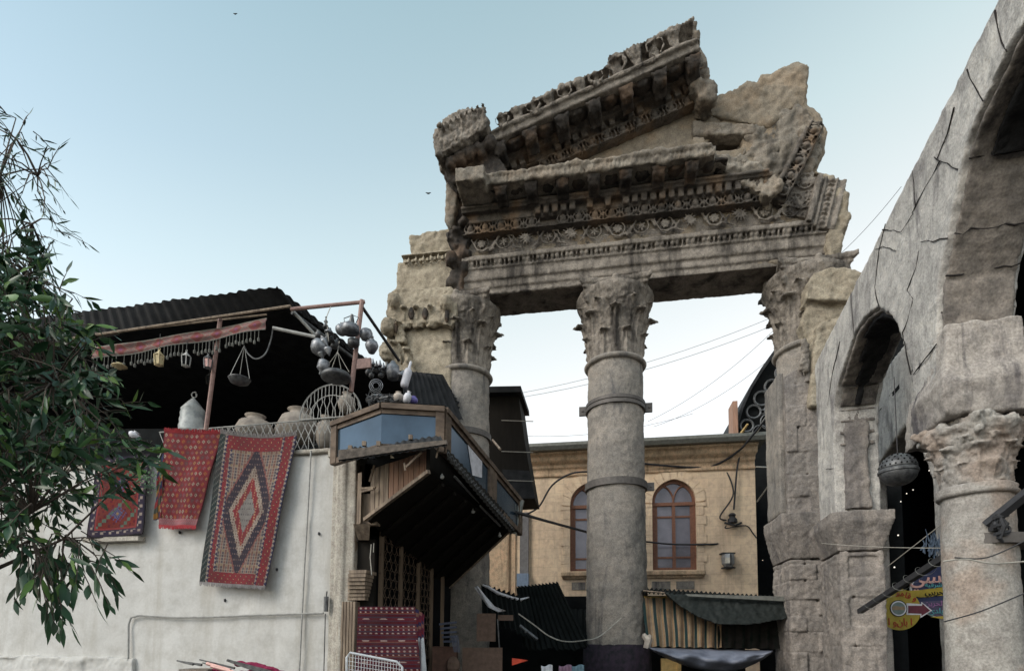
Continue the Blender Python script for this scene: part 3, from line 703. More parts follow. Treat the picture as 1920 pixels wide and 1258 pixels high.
m = MB(); m.slab(FT, FT.poly([(1465, 400), (1510, 410), (1534, 340), (1524, 322), (1500, 318), (1480, 350)], -.5), -.52, 0)
for (x, y, r) in ((1508, 342, .16), (1490, 378, .15), (1516, 370, .12)): a_, z_ = FT.cast(x, y, -.52); rosette(m, FT, a_, z_, .55, r, 7)
for (x, y) in ((1470, 392), (1500, 396), (1522, 350), (1482, 352)): a_, z_ = FT.cast(x, y, -.52); spray(m, FT, a_, z_, .54, .22, .3, 2.6, 7)
weather(part('arch_frieze', m, M_carved, E), .018, (.03, .12), (.015, .04))

# ---- the broken corner pier on the left ---------------------------------------------
P_ = thing('broken_pier', 'pale eroded corner pier left of the half column, with rows of worn carving', 'pier', frame=FT)
def prock(name, pts, p, th, mat, amp=.1, vox=.035, size=.3):
    m = MB(); m.slab(FT, FT.poly(pts, -p), -p, -p + th); return weather(part(name, m, mat, P_), vox, (amp, size), (amp * .5, size * .3))
a0_, a1_ = FT.cast(735, 700, -.62)[0], FT.cast(846, 700, -.62)[0]
m = MB(); m.fbox(FT, a0_, a1_, -.62, .9, 0, FT.cast(800, 540, -.62)[1]); m.fbox(FT, a1_ - .06, a1_ + .10, -.4, .5, 0, FT.cast(800, 560, -.3)[1])
weather(part('pier_shaft', m, M_pale, P_), .04, (.10, .5), (.05, .12))
prock('entablature_block', [(744, 492), (846, 484), (852, 545), (742, 548)], .42, 1.2, M_pale, .08)
m = MB(); ea, ez = FT.cast(752, 489, -.5); eb, _ = FT.cast(850, 480, -.5); egg_row(m, FT, ea, eb, ez - .12, ez + .12, .46, .18)
weather(part('egg_moulding', m, M_pale, P_), .02, (.03, .1))
prock('upper_block', [(768, 441), (846, 428), (856, 434), (862, 480), (768, 478)], .36, 1.1, M_pale, .12)
m = MB(); m.slab(FT, FT.poly([(726, 552), (746, 540), (850, 542), (858, 556), (854, 600), (846, 612), (820, 604), (770, 606), (738, 604), (724, 590)], -.80), -.80, .9)
for (x, y, r) in ((740, 566, .15), (838, 572, .15), (728, 615, .17), (726, 660, .18)):
    a_, z_ = FT.cast(x, y, -.80); m.ball((0, 0, 0), (r, .2, r * 1.25), basis(FT, a_, -.80, z_), 10)
for (x, y, w_, h_) in ((782, 612, .26, .5), (806, 610, .24, .5), (758, 612, .26, .5), (740, 700, .34, .8), (764, 706, .30, .7), (748, 640, .3, .5)): a_, z_ = FT.cast(x, y, -.80); leaf(m, basis(FT, a_, -.78, z_), w_, h_, .4, .2, .08)
weather(part('worn_capital', m, M_pale, P_), .022, (.09, .28), (.05, .1), (.02, .04))
prock('broken_flank', [(722, 596), (738, 590), (752, 660), (748, 720), (722, 715)], .66, 1.2, M_pale, .11)
for (x, y, rx, rz) in ((771, 588, .07, .15), (797, 588, .07, .15), (742, 612, .05, .16), (838, 592, .06, .17), (745, 680, .06, .2)):
    a_, z_ = FT.cast(x, y, -.83); m = MB(); m.ball((0, 0, 0), (rx, .05, rz), basis(FT, a_, -.83 if y < 640 else -.68, z_), 12); weather(part('hollow_shade', m, M_crust, P_), .02, (.03, .08))  # dark lumps painted as the shade of carved hollows
# ---- stone casing of the right column ------------------------------------------------
CS = thing('block_casing', 'reddish grey stone blocks built round the lower right column, with a flared cap half way', 'pier', frame=FT)
ca, cb_ = FT.cast(1474, 800, -.85)[0], FT.cast(1536, 800, -.85)[0]
m = MB(); zt = FT.cast(1500, 700, -.85)[1]; zc = FT.cast(1500, 965, -.85)[1]; z = zc; i = 0
while z < zt:
    h = rng.choice((.36, .44, .5)); z2 = min(z + h, zt)
    cut = ca + (cb_ - ca) * (.35 if i % 2 else .62)
    for x0, x1 in ((ca, cut - .016), (cut + .016, cb_)):
        j = rng.uniform(-.035, .035); top = z2 - .03
        vs = [FT.w(x0, -.85 + j, z), FT.w(x1, -.85 + j, z), FT.w(x1, .2, z), FT.w(x0, .2, z), FT.w(x0, -.85 + j, top), FT.w(x1, -.85 + j, top), FT.w(x1, .2, top), FT.w(x0, .2, top)]
        if z2 >= zt: vs[5] = vs[5] + Vector((0, 0, .22)); vs[6] = vs[6] + Vector((0, 0, .22)); 
        m.hexa(vs)
    z = z2; i += 1
m.fbox(FT, ca + .05, cb_, -.76, .2, zc, zt)
weather(part('upper_blocks', m, M_pier, CS), .018, (.05, .3), (.03, .08))
m = MB(); m.fbox(FT, ca - .10, ca + .03, -.72, .2, FT.cast(1470, 960, -.8)[1], zt + .1); weather(part('side_strip', m, M_shaft, CS), .03, (.05, .4))
m = MB(); za, zb2, zc2 = [FT.cast(1500, y, -.95)[1] for y in (1046, 985, 962)]
w0, w1 = FT.cast(1482, 1100, -.9)[0], FT.cast(1545, 1100, -.9)[0]
for za_, zb_, e0, e1 in ((za, zb2, .0, .16), (zb2, zc2, .16, .16)):
    m.hexa([FT.w(w0 - e0, -.9 - e0, za_), FT.w(w1 + .1, -.9 - e0, za_), FT.w(w1 + .1, .2, za_), FT.w(w0 - e0, .2, za_), FT.w(w0 - e1, -.9 - e1, zb_), FT.w(w1 + .1, -.9 - e1, zb_), FT.w(w1 + .1, .2, zb_), FT.w(w0 - e1, .2, zb_)])
weather(part('flared_cap', m, M_pier, CS), .024, (.05, .3), (.02, .06))
m = MB(); z = 0; i = 0
while z < za:
    z2 = min(z + rng.choice((.3, .38, .45)), za); j = rng.uniform(-.035, .035); cut = w0 + (w1 + .1 - w0) * (.4 if i % 2 else .7)
    m.fbox(FT, w0, cut - .016, -.9 + j, .2, z, z2 - .03); m.fbox(FT, cut + .016, w1 + .1, -.9 - j, .2, z, z2 - .03); z = z2; i += 1
m.fbox(FT, w0 + .05, w1 + .1, -.82, .2, 0, za)
weather(part('lower_blocks', m, M_pier, CS), .018, (.06, .3), (.03, .08))
# pale boulder of masonry between column capital and arcade
m = MB(); m.slab(FT, FT.poly([(1512, 560), (1514, 530), (1530, 508), (1560, 500), (1612, 504), (1640, 520), (1620, 566)], -.95), -.95, -.1); m.slab(FT, FT.poly([(1505, 600), (1522, 562), (1560, 556), (1620, 560), (1600, 760), (1520, 760), (1512, 660)], -.8), -.8, -.1)
m.slab(FT, FT.poly([(1530, 612), (1560, 592), (1580, 596), (1570, 760), (1520, 760)], -1.0), -1.0, -.5)
weather(part('rubble_cap', m, M_pale, CS), .03, (.12, .3), (.06, .1), (.02, .04))
m = MB()
for i in range(34): 
    a_, z_ = FT.cast(1510 + rng.uniform(-6, 6), 640 + i * 1.6, -.95); m.ball((0, 0, 0), rng.uniform(.04, .08), basis(FT, a_, -.9 - .03 * rng.random(), z_), 6)
weather(part('leaf_carving', m, M_carved, CS), .02, (.04, .06))

# ------------------------------------------------------------------ the arcade on the right
# street direction; front face of the arcade wall; local +y points to the street (left)
WO = PD(1838, 1080, 5.0); WO.z = 0
_wa = math.atan2(.9596, .2815)
W0 = Frame(WO.x, WO.y, _wa); WF = Frame((W0.o + W0.n * .30).x, (W0.o + W0.n * .30).y, _wa)
TH = .60
AR = thing('stone_arcade', 'tall plastered arcade wall of pointed arches running away along the right side', 'arcade', frame=WF)
c = lambda pts: WF.poly(pts, 0.0)
far = c([(1543, 1150)])[0][0]
top_z = (WF.cast(1590, 560)[1] + WF.cast(1865, 0)[1]) / 2
arch2 = c([(1563, 850), (1564, 765), (1570, 724), (1584, 680), (1600, 630), (1620, 596), (1645, 577), (1668, 588), (1684, 610), (1692, 640), (1702, 665), (1709, 700), (1712, 740)])
zi = WF.cast(1590, 945)[1]                                    # impost level
s_f, s_n = arch2[0][0], arch2[-1][0]
a1h = c([(1756, 700), (1755, 637), (1761, 523), (1777, 447), (1784, 410), (1803, 310), (1820, 250), (1850, 180), (1890, 93), (1935, 20)])
sa = a1h[-1][0] - .35; za_ = a1h[-1][1] + .05
arch1 = a1h + [(sa, za_)] + [(2 * sa - a, z) for a, z in reversed(a1h)]
s_1 = a1h[0][0]; s_0 = arch1[-1][0]
end = s_0 - .75
outline = [(far, zi), (far, top_z), (end, top_z), (end, zi), (s_0, zi)] + [p for p in reversed(arch1)] + [(s_1, zi), (s_n, zi)] + [p for p in reversed(arch2)] + [(s_f, zi)]
m = MB(); m.slab(WF, outline, 0, -TH)
weather(part('wall', m, M_wall, AR), .035, (.022, .8), (.025, .12))
# open joints between the big facing stones
def joint(pts, r=.006):
    P = [WF.P(x, y, .004) for x, y in pts]; out = []
    for i in range(len(P) - 1):
        n = max(2, int((P[i + 1] - P[i]).length / .12))
        for k in range(n): out.append(P[i].lerp(P[i + 1], k / n) + Vector((0, rng.gauss(0, .005), rng.gauss(0, .005))))
    out.append(P[-1]); m = MB(); m.tube(out, [r * rng.uniform(.4, 1.3) for _ in out], 4); part('open_joint', m, M_joint, AR)
for pts in ([(1866, 20), (1872, 60), (1888, 98)], [(1812, 132), (1826, 160), (1843, 190)], [(1750, 296), (1795, 318)], [(1762, 303), (1735, 350), (1710, 400)], [(1710, 320), (1716, 385)], [(1725, 455), (1750, 450), (1776, 447)],
            [(1722, 470), (1718, 500), (1700, 545), (1712, 562), (1702, 600), (1692, 624)], [(1692, 626), (1700, 665), (1708, 702)], [(1712, 702), (1735, 672), (1756, 645)], [(1595, 550), (1598, 590), (1601, 628)], [(1640, 470), (1655, 462), (1680, 470)],
            [(1660, 420), (1648, 470), (1640, 540), (1648, 574)], [(1575, 640), (1560, 700), (1552, 760)], [(1548, 880), (1562, 878)], [(1790, 200), (1776, 250), (1757, 298)], [(1655, 430), (1690, 436), (1712, 400)]): joint(pts)
# stained undersides and jambs of the arches, a few millimetres proud of the cut
def soffit(pts, name, inset=.05, mat=M_jamb, o0=.0, o1=-TH):
    m = MB(); n = len(pts)
    cen = (sum(p[0] for p in pts) / n, min(p[1] for p in pts))
    inner = [(p[0] + (cen[0] - p[0]) * inset / max(.3, math.dist(p, cen)), p[1] + (cen[1] - p[1]) * inset / max(.3, math.dist(p, cen))) for p in pts]
    vs = [WF.w(a, o, z) for o in (o0, o1) for a, z in pts] + [WF.w(a, o, z) for o in (o0, o1) for a, z in inner]
    k = n
    fs = []
    for i in range(n - 1):
        fs += [(i, i + 1, k + i + 1, k + i), (2 * k + i, 3 * k + i, 3 * k + i + 1, 2 * k + i + 1), (i, 2 * k + i, 2 * k + i + 1, i + 1), (k + i, k + i + 1, 3 * k + i + 1, 3 * k + i)]
    fs += [(0, k, 3 * k, 2 * k), (n - 1, 3 * k - 1, 4 * k - 1, 2 * k - 1)]
    m.add(vs, fs); return weather(part(name, m, mat, AR), .028, (.05, .4), (.025, .1))
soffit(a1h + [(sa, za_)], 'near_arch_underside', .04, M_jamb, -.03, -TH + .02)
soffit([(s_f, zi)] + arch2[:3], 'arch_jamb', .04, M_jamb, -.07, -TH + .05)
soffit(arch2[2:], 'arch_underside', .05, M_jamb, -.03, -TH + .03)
for y_, x_ in ((447, 1777), (523, 1761), (318, 1800), (590, 1757)):
    z_ = WF.cast(x_, y_)[1]; a_ = min(a1h, key=lambda q: abs(q[1] - z_))[0] - .052
    m = MB(); m.tube([WF.w(a_ + .004 * rng.random(), -.03 - .55 * k / 9, z_ + rng.gauss(0, .012)) for k in range(10)], [.006 * rng.uniform(.4, 1.5) for _ in range(10)], 4); part('open_joint', m, M_joint, AR)
# soot-black patch under the crown of the second arch
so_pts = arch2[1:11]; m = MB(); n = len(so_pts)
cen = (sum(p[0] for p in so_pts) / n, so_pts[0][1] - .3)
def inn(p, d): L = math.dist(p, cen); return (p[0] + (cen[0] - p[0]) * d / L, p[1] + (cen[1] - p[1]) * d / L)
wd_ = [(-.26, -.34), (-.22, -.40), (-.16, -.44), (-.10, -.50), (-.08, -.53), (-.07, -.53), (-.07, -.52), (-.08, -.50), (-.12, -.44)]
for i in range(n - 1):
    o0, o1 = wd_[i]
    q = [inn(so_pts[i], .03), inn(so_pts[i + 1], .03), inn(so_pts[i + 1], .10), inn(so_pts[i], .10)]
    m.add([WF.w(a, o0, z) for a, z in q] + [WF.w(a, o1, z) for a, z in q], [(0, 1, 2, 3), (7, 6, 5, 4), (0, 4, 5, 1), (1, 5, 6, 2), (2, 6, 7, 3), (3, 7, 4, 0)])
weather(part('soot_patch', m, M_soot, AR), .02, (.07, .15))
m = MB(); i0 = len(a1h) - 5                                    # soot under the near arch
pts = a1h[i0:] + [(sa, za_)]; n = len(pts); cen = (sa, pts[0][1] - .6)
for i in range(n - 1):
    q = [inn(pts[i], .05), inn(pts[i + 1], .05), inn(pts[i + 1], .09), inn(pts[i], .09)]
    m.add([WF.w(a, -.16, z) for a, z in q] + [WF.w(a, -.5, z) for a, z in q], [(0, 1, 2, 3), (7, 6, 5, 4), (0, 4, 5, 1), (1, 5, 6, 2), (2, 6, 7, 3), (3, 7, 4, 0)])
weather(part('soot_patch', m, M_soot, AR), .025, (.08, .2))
# rough dark stones bared where the plaster has fallen from the far jamb
m = MB(); z = zi + .05; zt = WF.cast(1580, 735)[1] - .02; i = 0
while z < zt:
    z2 = min(z + rng.uniform(.28, .42), zt); a_ = s_f - .04
    m.add([WF.w(a_ - .05, o, zz) for zz in (z, z2 - .01) for o in (-.13 - rng.random() * .04, -.47 + rng.random() * .04)] + [WF.w(a_ + .05, o, zz) for zz in (z, z2 - .01) for o in (-.13, -.47)], [(0, 1, 3, 2), (4, 6, 7, 5), (0, 4, 5, 1), (2, 3, 7, 6), (0, 2, 6, 4), (1, 5, 7, 3)])
    z = z2
weather(part('bared_stones', m, M_pier, AR), .022, (.07, .2), (.03, .06))
# far pier: flared cap and coursed shaft
def block(mb, fr, a0, a1, o0, o1, z0, z1, e0=0, e1=0):
    mb.hexa([fr.w(a0 - e0, o0 + e0, z0), fr.w(a1 + e0, o0 + e0, z0), fr.w(a1 + e0, o1 - e0, z0), fr.w(a0 - e0, o1 - e0, z0), fr.w(a0 - e1, o0 + e1, z1), fr.w(a1 + e1, o0 + e1, z1), fr.w(a1 + e1, o1 - e1, z1), fr.w(a0 - e1, o1 - e1, z1)])
p0, p1 = s_f - .02, far + .15
zc_ = WF.cast(1575, 1030)[1]; zc2 = WF.cast(1575, 975)[1]
m = MB(); block(m, WF, p0, p1, -.02, -TH, zc_, zc2, 0, .13); block(m, WF, p0, p1, -.02, -TH, zc2, zi + .01, .13, .13)
weather(part('pier_cap', m, M_pier, AR), .022, (.04, .3), (.02, .06))
m = MB(); z = 0; i = 0
while z < zc_:
    z2 = min(z + rng.choice((.30, .36, .42)), zc_); j = rng.uniform(-.015, .015)
    cut = -.18 - .28 * (i % 2); j *= 1.6
    for o0, o1 in ((-.02, cut), (cut - .03, -TH)): m.fbox(WF, p0 + j, p1, o0, o1, z, z2 - .03)
    z = z2; i += 1
m.fbox(WF, p0 - .02, p0 + .03, -.02, -.13, 0, zc_); m.fbox(WF, p0 - .02, p0 + .03, -.53, -TH, 0, zc_)
m.fbox(WF, p0 + .06, p1, -.06, -TH + .04, 0, zc_)
weather(part('pier_blocks', m, M_pier, AR), .018, (.05, .25), (.03, .07))
m = MB(); b0 = WF.cast(1672, 990, -TH - .05)[0]
q1, q2 = WF.cast(1668, 1020, -TH)[1], WF.cast(1668, 968, -TH)[1]
block(m, WF, p0 + .25, p0 + .8, -TH, -TH - .06, q1 - .25, q1, 0, .07); block(m, WF, p0 + .25, p0 + .8, -TH, -TH - .06, q1, q2 - .1, .07, .07); m.fbox(WF, p0 + .25, p0 + .8, -TH, -TH - .04, 0, q1 - .2)
weather(part('rear_pilaster', m, M_shaft, AR), .025, (.05, .2))
# near pier: impost block over the column
NC = thing('arcade_column', 'thick pale column at the right edge with a worn leafy capital and an iron strap', 'column', loc=WO, ang=_wa)
zk0 = PD(1820, 925, 5.0).z; zk1 = PD(1820, 797, 5.0).z; zk2 = PD(1830, 697, 4.85).z
m = MB(); block(m, W0, -.34, .34, .34, -.34, zk1, zk1 + .30, -.02, .03); block(m, W0, -.34, .34, .34, -.34, zk1 + .29, zk2 + .02, .03, -.03)
fa = W0.cast(1694, 800, .3)[0]; m.hexa([W0.w(.2, .33, zk1 - .02), W0.w(fa, .31, zk1 - .02), W0.w(fa, -.3, zk1 - .02), W0.w(.2, -.33, zk1 - .02), W0.w(.2, .31, zk2), W0.w(.52, .31, zk2), W0.w(.52, -.3, zk2), W0.w(.2, -.31, zk2)])
m.fbox(W0, -.30, .28, .29, -.29, zk2 - .05, zk2 + .4)
weather(part('impost_block', m, M_impost, AR), .025, (.06, .25), (.03, .07))
Mn = MW[NC.name]
s = MB(); s.lathe([(0, 0), (.33, 0), (.33, .2), (.30, .28)] + [(.30 - .035 * (i / 14), zk0 * i / 14) for i in range(2, 15)] + [(0, zk0)], Mn, 56)
weather(part('shaft', s, M_nearcol, NC, smooth=True), .03, (.02, .2), (.012, .05))
s = MB(); s.lathe([(.2, zk0 - .05), (.285, zk0 - .05), (.305, zk0 - .02), (.285, zk0), (.295, zk0 + .03), (.27, zk0 + .05), (.2, zk0 + .05)], Mn, 48); part('astragal', s, M_nearcol, NC, smooth=True)
cp = capital_mb(Mn @ Matrix.Rotation(.5, 4, 'Z') @ Matrix.Translation((0, 0, zk0 + .04)), .262, zk1 - zk0 - .05, 1)
weather(part('capital', cp, M_nearcol, NC), .016, (.085, .10), (.02, .03))
zs = PD(1820, 1010, 4.8).z
s = MB(); s.lathe([(.27, zs - .045), (.305, zs - .045), (.305, zs + .045), (.27, zs + .045)], Mn @ Matrix.Rotation(R(2), 4, 'X'), 48)
sb = part('iron_strap', s, M_band, NC)
s = MB(); cl = PD(1862, 985, 4.72)
s.box((cl.x + .02, cl.y - .01, cl.z), (.10, .05, .10)); s.ring(cl + Vector((.02, -.05, 0)), (1, 0, 0), (0, 0, 1), .045, .016, 14, 6); s.ring(cl + Vector((.07, -.04, -.05)), (1, 0, .3), (0, 0, 1), .035, .013, 12, 6)
s.tube([cl + Vector((.0, -.05, .09)), cl + Vector((.03, -.06, -.02)), cl + Vector((.0, -.05, -.12)), cl + Vector((.04, -.04, -.15))], [.02, .026, .02, .012], 7)
for dz in (-.09, -.02, .05): s.tube([cl + Vector((-.05, -.07, dz)), cl + Vector((.09, -.04, dz + .03))], .016, 7)
part('clamp', s, M_iron, sb)
s = MB(); s.tube([PD(1850, 985, 4.75), PD(1925, 925, 4.55), PD(2150, 760, 3.9)], .045, 4); part('tie_bar', s, M_iron, sb)

# second, plainer wall seen through the second arch, with a small pointed doorway
BW = Frame(WF.o.x + .9596 * 2.4, WF.o.y - .2815 * 2.4, _wa)
bc = lambda x, y: BW.cast(x, y)
a_l, a_r = bc(1600, 900)[0], bc(1800, 900)[0] + 2
pt = [bc(1622, 905), bc(1648, 868), bc(1676, 826), bc(1697, 797), bc(1716, 825), bc(1735, 862), bc(1748, 905)]
zb_ = pt[0][1]
m = MB()
ztop_b = bc(1700, 640)[1]
m.slab(BW, [(a_l + 3, 0), (a_l + 3, ztop_b), (a_r - 2, ztop_b), (a_r - 2, 0), (pt[-1][0], 0)] + list(reversed(pt)) + [(pt[0][0], 0)], 0, -.5)
bwall = solo('back_aisle_wall', m, M_wall, 'grey plastered wall with a pointed doorway, seen through the arch behind the pier', 'wall'); weather(bwall, .05, (.05, .5))
m = MB(); m.fbox(BW, a_r - 8, a_l + 4, -2.5, -2.6, 0, zb_ + 1.45); solo('market_shade_backdrop', m, M_black, 'rear wall of the covered market behind the aisle, shade painted in black', 'wall')  # the shade of the market is put into its black colour
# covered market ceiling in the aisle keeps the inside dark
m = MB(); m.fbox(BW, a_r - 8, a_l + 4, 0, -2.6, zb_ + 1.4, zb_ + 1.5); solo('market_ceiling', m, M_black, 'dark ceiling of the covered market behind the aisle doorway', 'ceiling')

# pierced metal dome lamp hanging in the second arch
lc = PD(1684, 880, 6.9); r_ = 32 / 1050 * 6.9
L = thing('dome_lamp', 'round pierced metal lamp hanging in front of the small pointed doorway', 'lamp', lc)
m = MB(); m.lathe([(r_, 0)] + [(r_ * math.cos(R(q)), r_ * .95 * math.sin(R(q))) for q in range(8, 88, 8)] + [(.01, r_ * .95)], Matrix.Translation(lc), 32)
o = part('pierced_dome', m, M_tindark, L, smooth=True)
m = MB()
for j in range(5):
    q = R(10 + j * 15)
    for k in range(22 - j * 3):
        an = 2 * math.pi * (k + .5 * (j % 2)) / (22 - j * 3)
        m.ball(lc + Vector((r_ * math.cos(q) * math.cos(an), r_ * math.cos(q) * math.sin(an), r_ * .95 * math.sin(q))), .012, None, 6)
part('hole_pattern', m, M_black, L)
m = MB(); m.lathe([(r_, 0), (r_ * 1.06, -.02), (r_ * 1.06, -.045), (r_, -.05)], Matrix.Translation(lc), 32); part('rim', m, M_tindark, L)
m = MB(); m.lathe([(.01, -r_ * .85)] + [(r_ * math.cos(R(q)), -.04 - (r_ * .8) * math.sin(R(q))) for q in range(80, -1, -8)], Matrix.Translation(lc), 32); part('bowl', m, M_tindark, L, smooth=True)
m = MB(); m.tube([lc + Vector((0, 0, r_ * .9)), lc + Vector((0, 0, 1.2))], .006, 5); part('chain', m, M_iron, L)

# ------------------------------------------------------------------ hanging shop signs under the second arch
def paint(name, col, rough=.5): return plain(name, col, rough=rough, var=.2)
P_yel, P_red, P_pink, P_teal = paint('sign_yellow', (.42, .32, .05)), paint('sign_red', (.40, .05, .03)), paint('sign_pink', (.72, .42, .38)), paint('sign_teal', (.12, .38, .42))
P_navy, P_wht, P_blk, P_pur, P_gry = paint('sign_navy', (.04, .05, .12)), paint('sign_white', (.75, .75, .8)), paint('sign_black', (.012, .012, .014)), paint('sign_purple', (.32, .16, .34)), paint('sign_grey', (.2, .26, .25))
SG = Frame(PD(1695, 1140, 9.2).x, 9.2, R(-4))
def lettering(txt, fr, px, py, size, mat, parent, off=-.03, rot=0.0, name='lettering', sx=1.0, italic=0):
    cu = bpy.data.curves.new(name, 'FONT'); cu.body = txt; cu.size = size; cu.extrude = .004; cu.align_x = 'CENTER'; cu.align_y = 'CENTER'; cu.shear = italic
    cu.offset = size * .012
    tmp = bpy.data.objects.new('tmp_text', cu); link(tmp)
    dg = bpy.context.evaluated_depsgraph_get(); me = bpy.data.meshes.new_from_object(tmp.evaluated_get(dg))
    bpy.data.objects.remove(tmp); me.name = name
    a, z = fr.cast(px, py, off)
    Ml = MW[parent.name].inverted() @ (basis(fr, a, off, z) @ Matrix.Rotation(rot, 4, 'Y') @ Matrix.Rotation(R(90), 4, 'X') @ Matrix.Diagonal((sx, 1, 1, 1)))
    me.transform(Ml); me.materials.clear(); me.materials.append(mat)
    o = bpy.data.objects.new(name, me); link(o); o.parent = parent; MW[o.name] = MW[parent.name]; return o
def disc(fr, px, py, rr, off, n=40, th=.012, a0=0, a1=360):
    m = MB(); a, z = fr.cast(px, py, off)
    pts = [(a + rr * math.cos(R(a0 + (a1 - a0) * i / n)), z + rr * math.sin(R(a0 + (a1 - a0) * i / n))) for i in range(n + (0 if a1 - a0 == 360 else 1))]
    m.slab(fr, pts, off, off + th); return m
S1 = thing('arrow_sign', 'round yellow sign with red Arabic letters, a ringed centre and a dark red arrow', 'sign', frame=SG)
rr = 39 / 1050 * 9.2
m = disc(SG, 1686, 1142, rr, 0, th=.02); m.slab(SG, SG.poly([(1690, 1107), (1729, 1106), (1729, 1118), (1695, 1118)], .001), .001, .02); part('face', m, P_yel, S1)
m = disc(SG, 1686, 1140, rr * .36, -.012); m.slab(SG, SG.poly([(1700, 1132), (1724, 1134), (1724, 1124), (1746, 1144), (1724, 1160), (1724, 1151), (1700, 1151)], -.012), -.012, -.002); 
m = MB(); m.slab(SG, [(p[0], p[1]) for p in SG.poly([(1700, 1130), (1728, 1132), (1728, 1128), (1748, 1144), (1726, 1158), (1726, 1152), (1700, 1152)], -.006)], -.006, 0); part('arrow_border', m, P_wht, S1)
m = MB(); m.slab(SG, SG.poly([(1703, 1135), (1729, 1135), (1730, 1131), (1744, 1144), (1728, 1154), (1728, 1150), (1703, 1149)], -.010), -.010, -.004); part('arrow', m, paint('arrow_red', (.16, .04, .06)), S1)
part('ring', disc(SG, 1685, 1140, rr * .40, -.014, th=.006), P_blk, S1); part('ring', disc(SG, 1685, 1140, rr * .36, -.019, th=.006), P_wht, S1)
part('ring_centre', disc(SG, 1685, 1140, rr * .30, -.024, th=.006), P_gry, S1)
m = MB(); m.slab(SG, SG.poly([(1673, 1137), (1680, 1135), (1688, 1137), (1696, 1136), (1697, 1143), (1673, 1143)], -.027), -.027, -.022); part('centre_stripe', m, paint('sign_tan', (.35, .25, .16)), S1)
lettering('\u0627 \u0648\u0646\u0627\ufe91 \u0627', SG, 1688, 1166, .16, P_red, S1, -.01, 0, sx=.9)
lettering('\ufeee\ufeeb\ufe8e\ufed7 \u0648', SG, 1700, 1116, .13, P_red, S1, -.01, R(18))
S2 = thing('oval_sign', 'large oval dark sign with pink Arabic lettering, partly behind the pale column', 'sign', frame=SG)
m = MB(); ca_, cz_ = SG.cast(1782, 1108, .08); ow = 72 / 1050 * 9.2; oh = 54 / 1050 * 9.2
el = lambda k, n=48: [(ca_ + ow * k * math.cos(2 * math.pi * i / n), cz_ + oh * k * math.sin(2 * math.pi * i / n)) for i in range(n)]
m.slab(SG, el(1.0), .08, .11); part('face', m, P_wht, S2)
m = MB(); m.slab(SG, el(.96), .07, .1); part('panel', m, P_navy, S2)
m = MB(); m.slab(SG, SG.poly([(1722, 1106), (1790, 1097), (1790, 1114), (1722, 1120)], .06), .06, .07); part('yellow_strip', m, P_yel, S2)
m = MB(); m.slab(SG, SG.poly([(1714, 1128), (1800, 1124), (1800, 1150), (1760, 1156), (1724, 1144)], .064), .064, .07); part('purple_field', m, paint('sign_violet', (.10, .09, .16)), S2)
m = MB(); m.slab(SG, SG.poly([(1744, 1156), (1800, 1152), (1800, 1160), (1768, 1160)], .062), .062, .07); part('yellow_strip', m, P_yel, S2)
lettering('\ufef2\ufeb4\ufee0\ufe91\u0627', SG, 1752, 1081, .34, P_pink, S2, .05)
lettering('\ufef2\ufeae\ufef3\ufeae\ufea4\ufedf\u0627', SG, 1755, 1110, .12, P_blk, S2, .05)
lettering('\ufe94\ufef4\ufed7\ufeae\ufeb7', SG, 1750, 1096, .11, P_teal, S2, .05)
lettering('\ufee6\ufef3\ufeae\ufea4\ufedf\u0627', SG, 1752, 1131, .12, P_pur, S2, .05)
lettering('\ufef1\ufeaa\ufee0\ufe91', SG, 1755, 1145, .12, P_teal, S2, .05)

# sign bracket wrapped in cable between pier and column
m = MB(); b0_, b1_ = PD(1612, 1146, 7.9), PD(1775, 1042, 5.6); m.tube([b0_, b1_], .045, 4)
BR = solo('sign_bracket', m, M_iron, 'dark steel bar slanting from the pier up to the pale column, wound with cable', 'bracket')
m = MB(); d_ = b1_ - b0_; u_ = d_.normalized().orthogonal(); v_ = d_.normalized().cross(u_)
hx = [b0_ + d_ * (.05 + .9 * k / 150) + (u_ * math.cos(k * .3) + v_ * math.sin(k * .3)) * .05 for k in range(151)]; m.tube(hx, .0022, 4)
part('cable_winding', m, M_zinc, BR)
def fuzz(name, x, y, d, n, mat, label, spread):
    m = MB(); c0 = PD(x, y, d)
    for k in range(n):
        p = c0 + Vector((rng.gauss(0, spread), rng.gauss(0, spread * .4), rng.gauss(0, spread)))
        m.tube([p, p + Vector((rng.uniform(-.05, .05), 0, rng.uniform(.06, .16)))], [.008, .002], 4)
    return solo(name, m, mat, label, 'ornament')
fuzz('feather_garland', 1753, 1030, 6.6, 60, paint('tinsel_blue', (.07, .10, .15)), 'shaggy bluish tinsel tied above the slanting bar beside the pale column', .07)
M_spark = bpy.data.materials.new('lamp_glow'); M_spark.use_nodes = True
_b = M_spark.node_tree.nodes['Principled BSDF']; _b.inputs['Emission Color'].default_value = (1, .9, .75, 1); _b.inputs['Emission Strength'].default_value = .7
for i, (x, y) in enumerate(((1677, 1063), (1684, 1003), (1700, 925), (1689, 940), (1712, 918), (1742, 882), (1437, 803), (1430, 1050), (1445, 820))):
    m = MB(); m.ball(PD(x, y, 15.0 if x < 1500 else 9.3), .010 if i > 1 else .014, None, 6)
    solo('bulb', m, M_spark, 'tiny lit bulb in the dark of the covered market', 'bulb', 'tiny lit bulbs in the dark market')

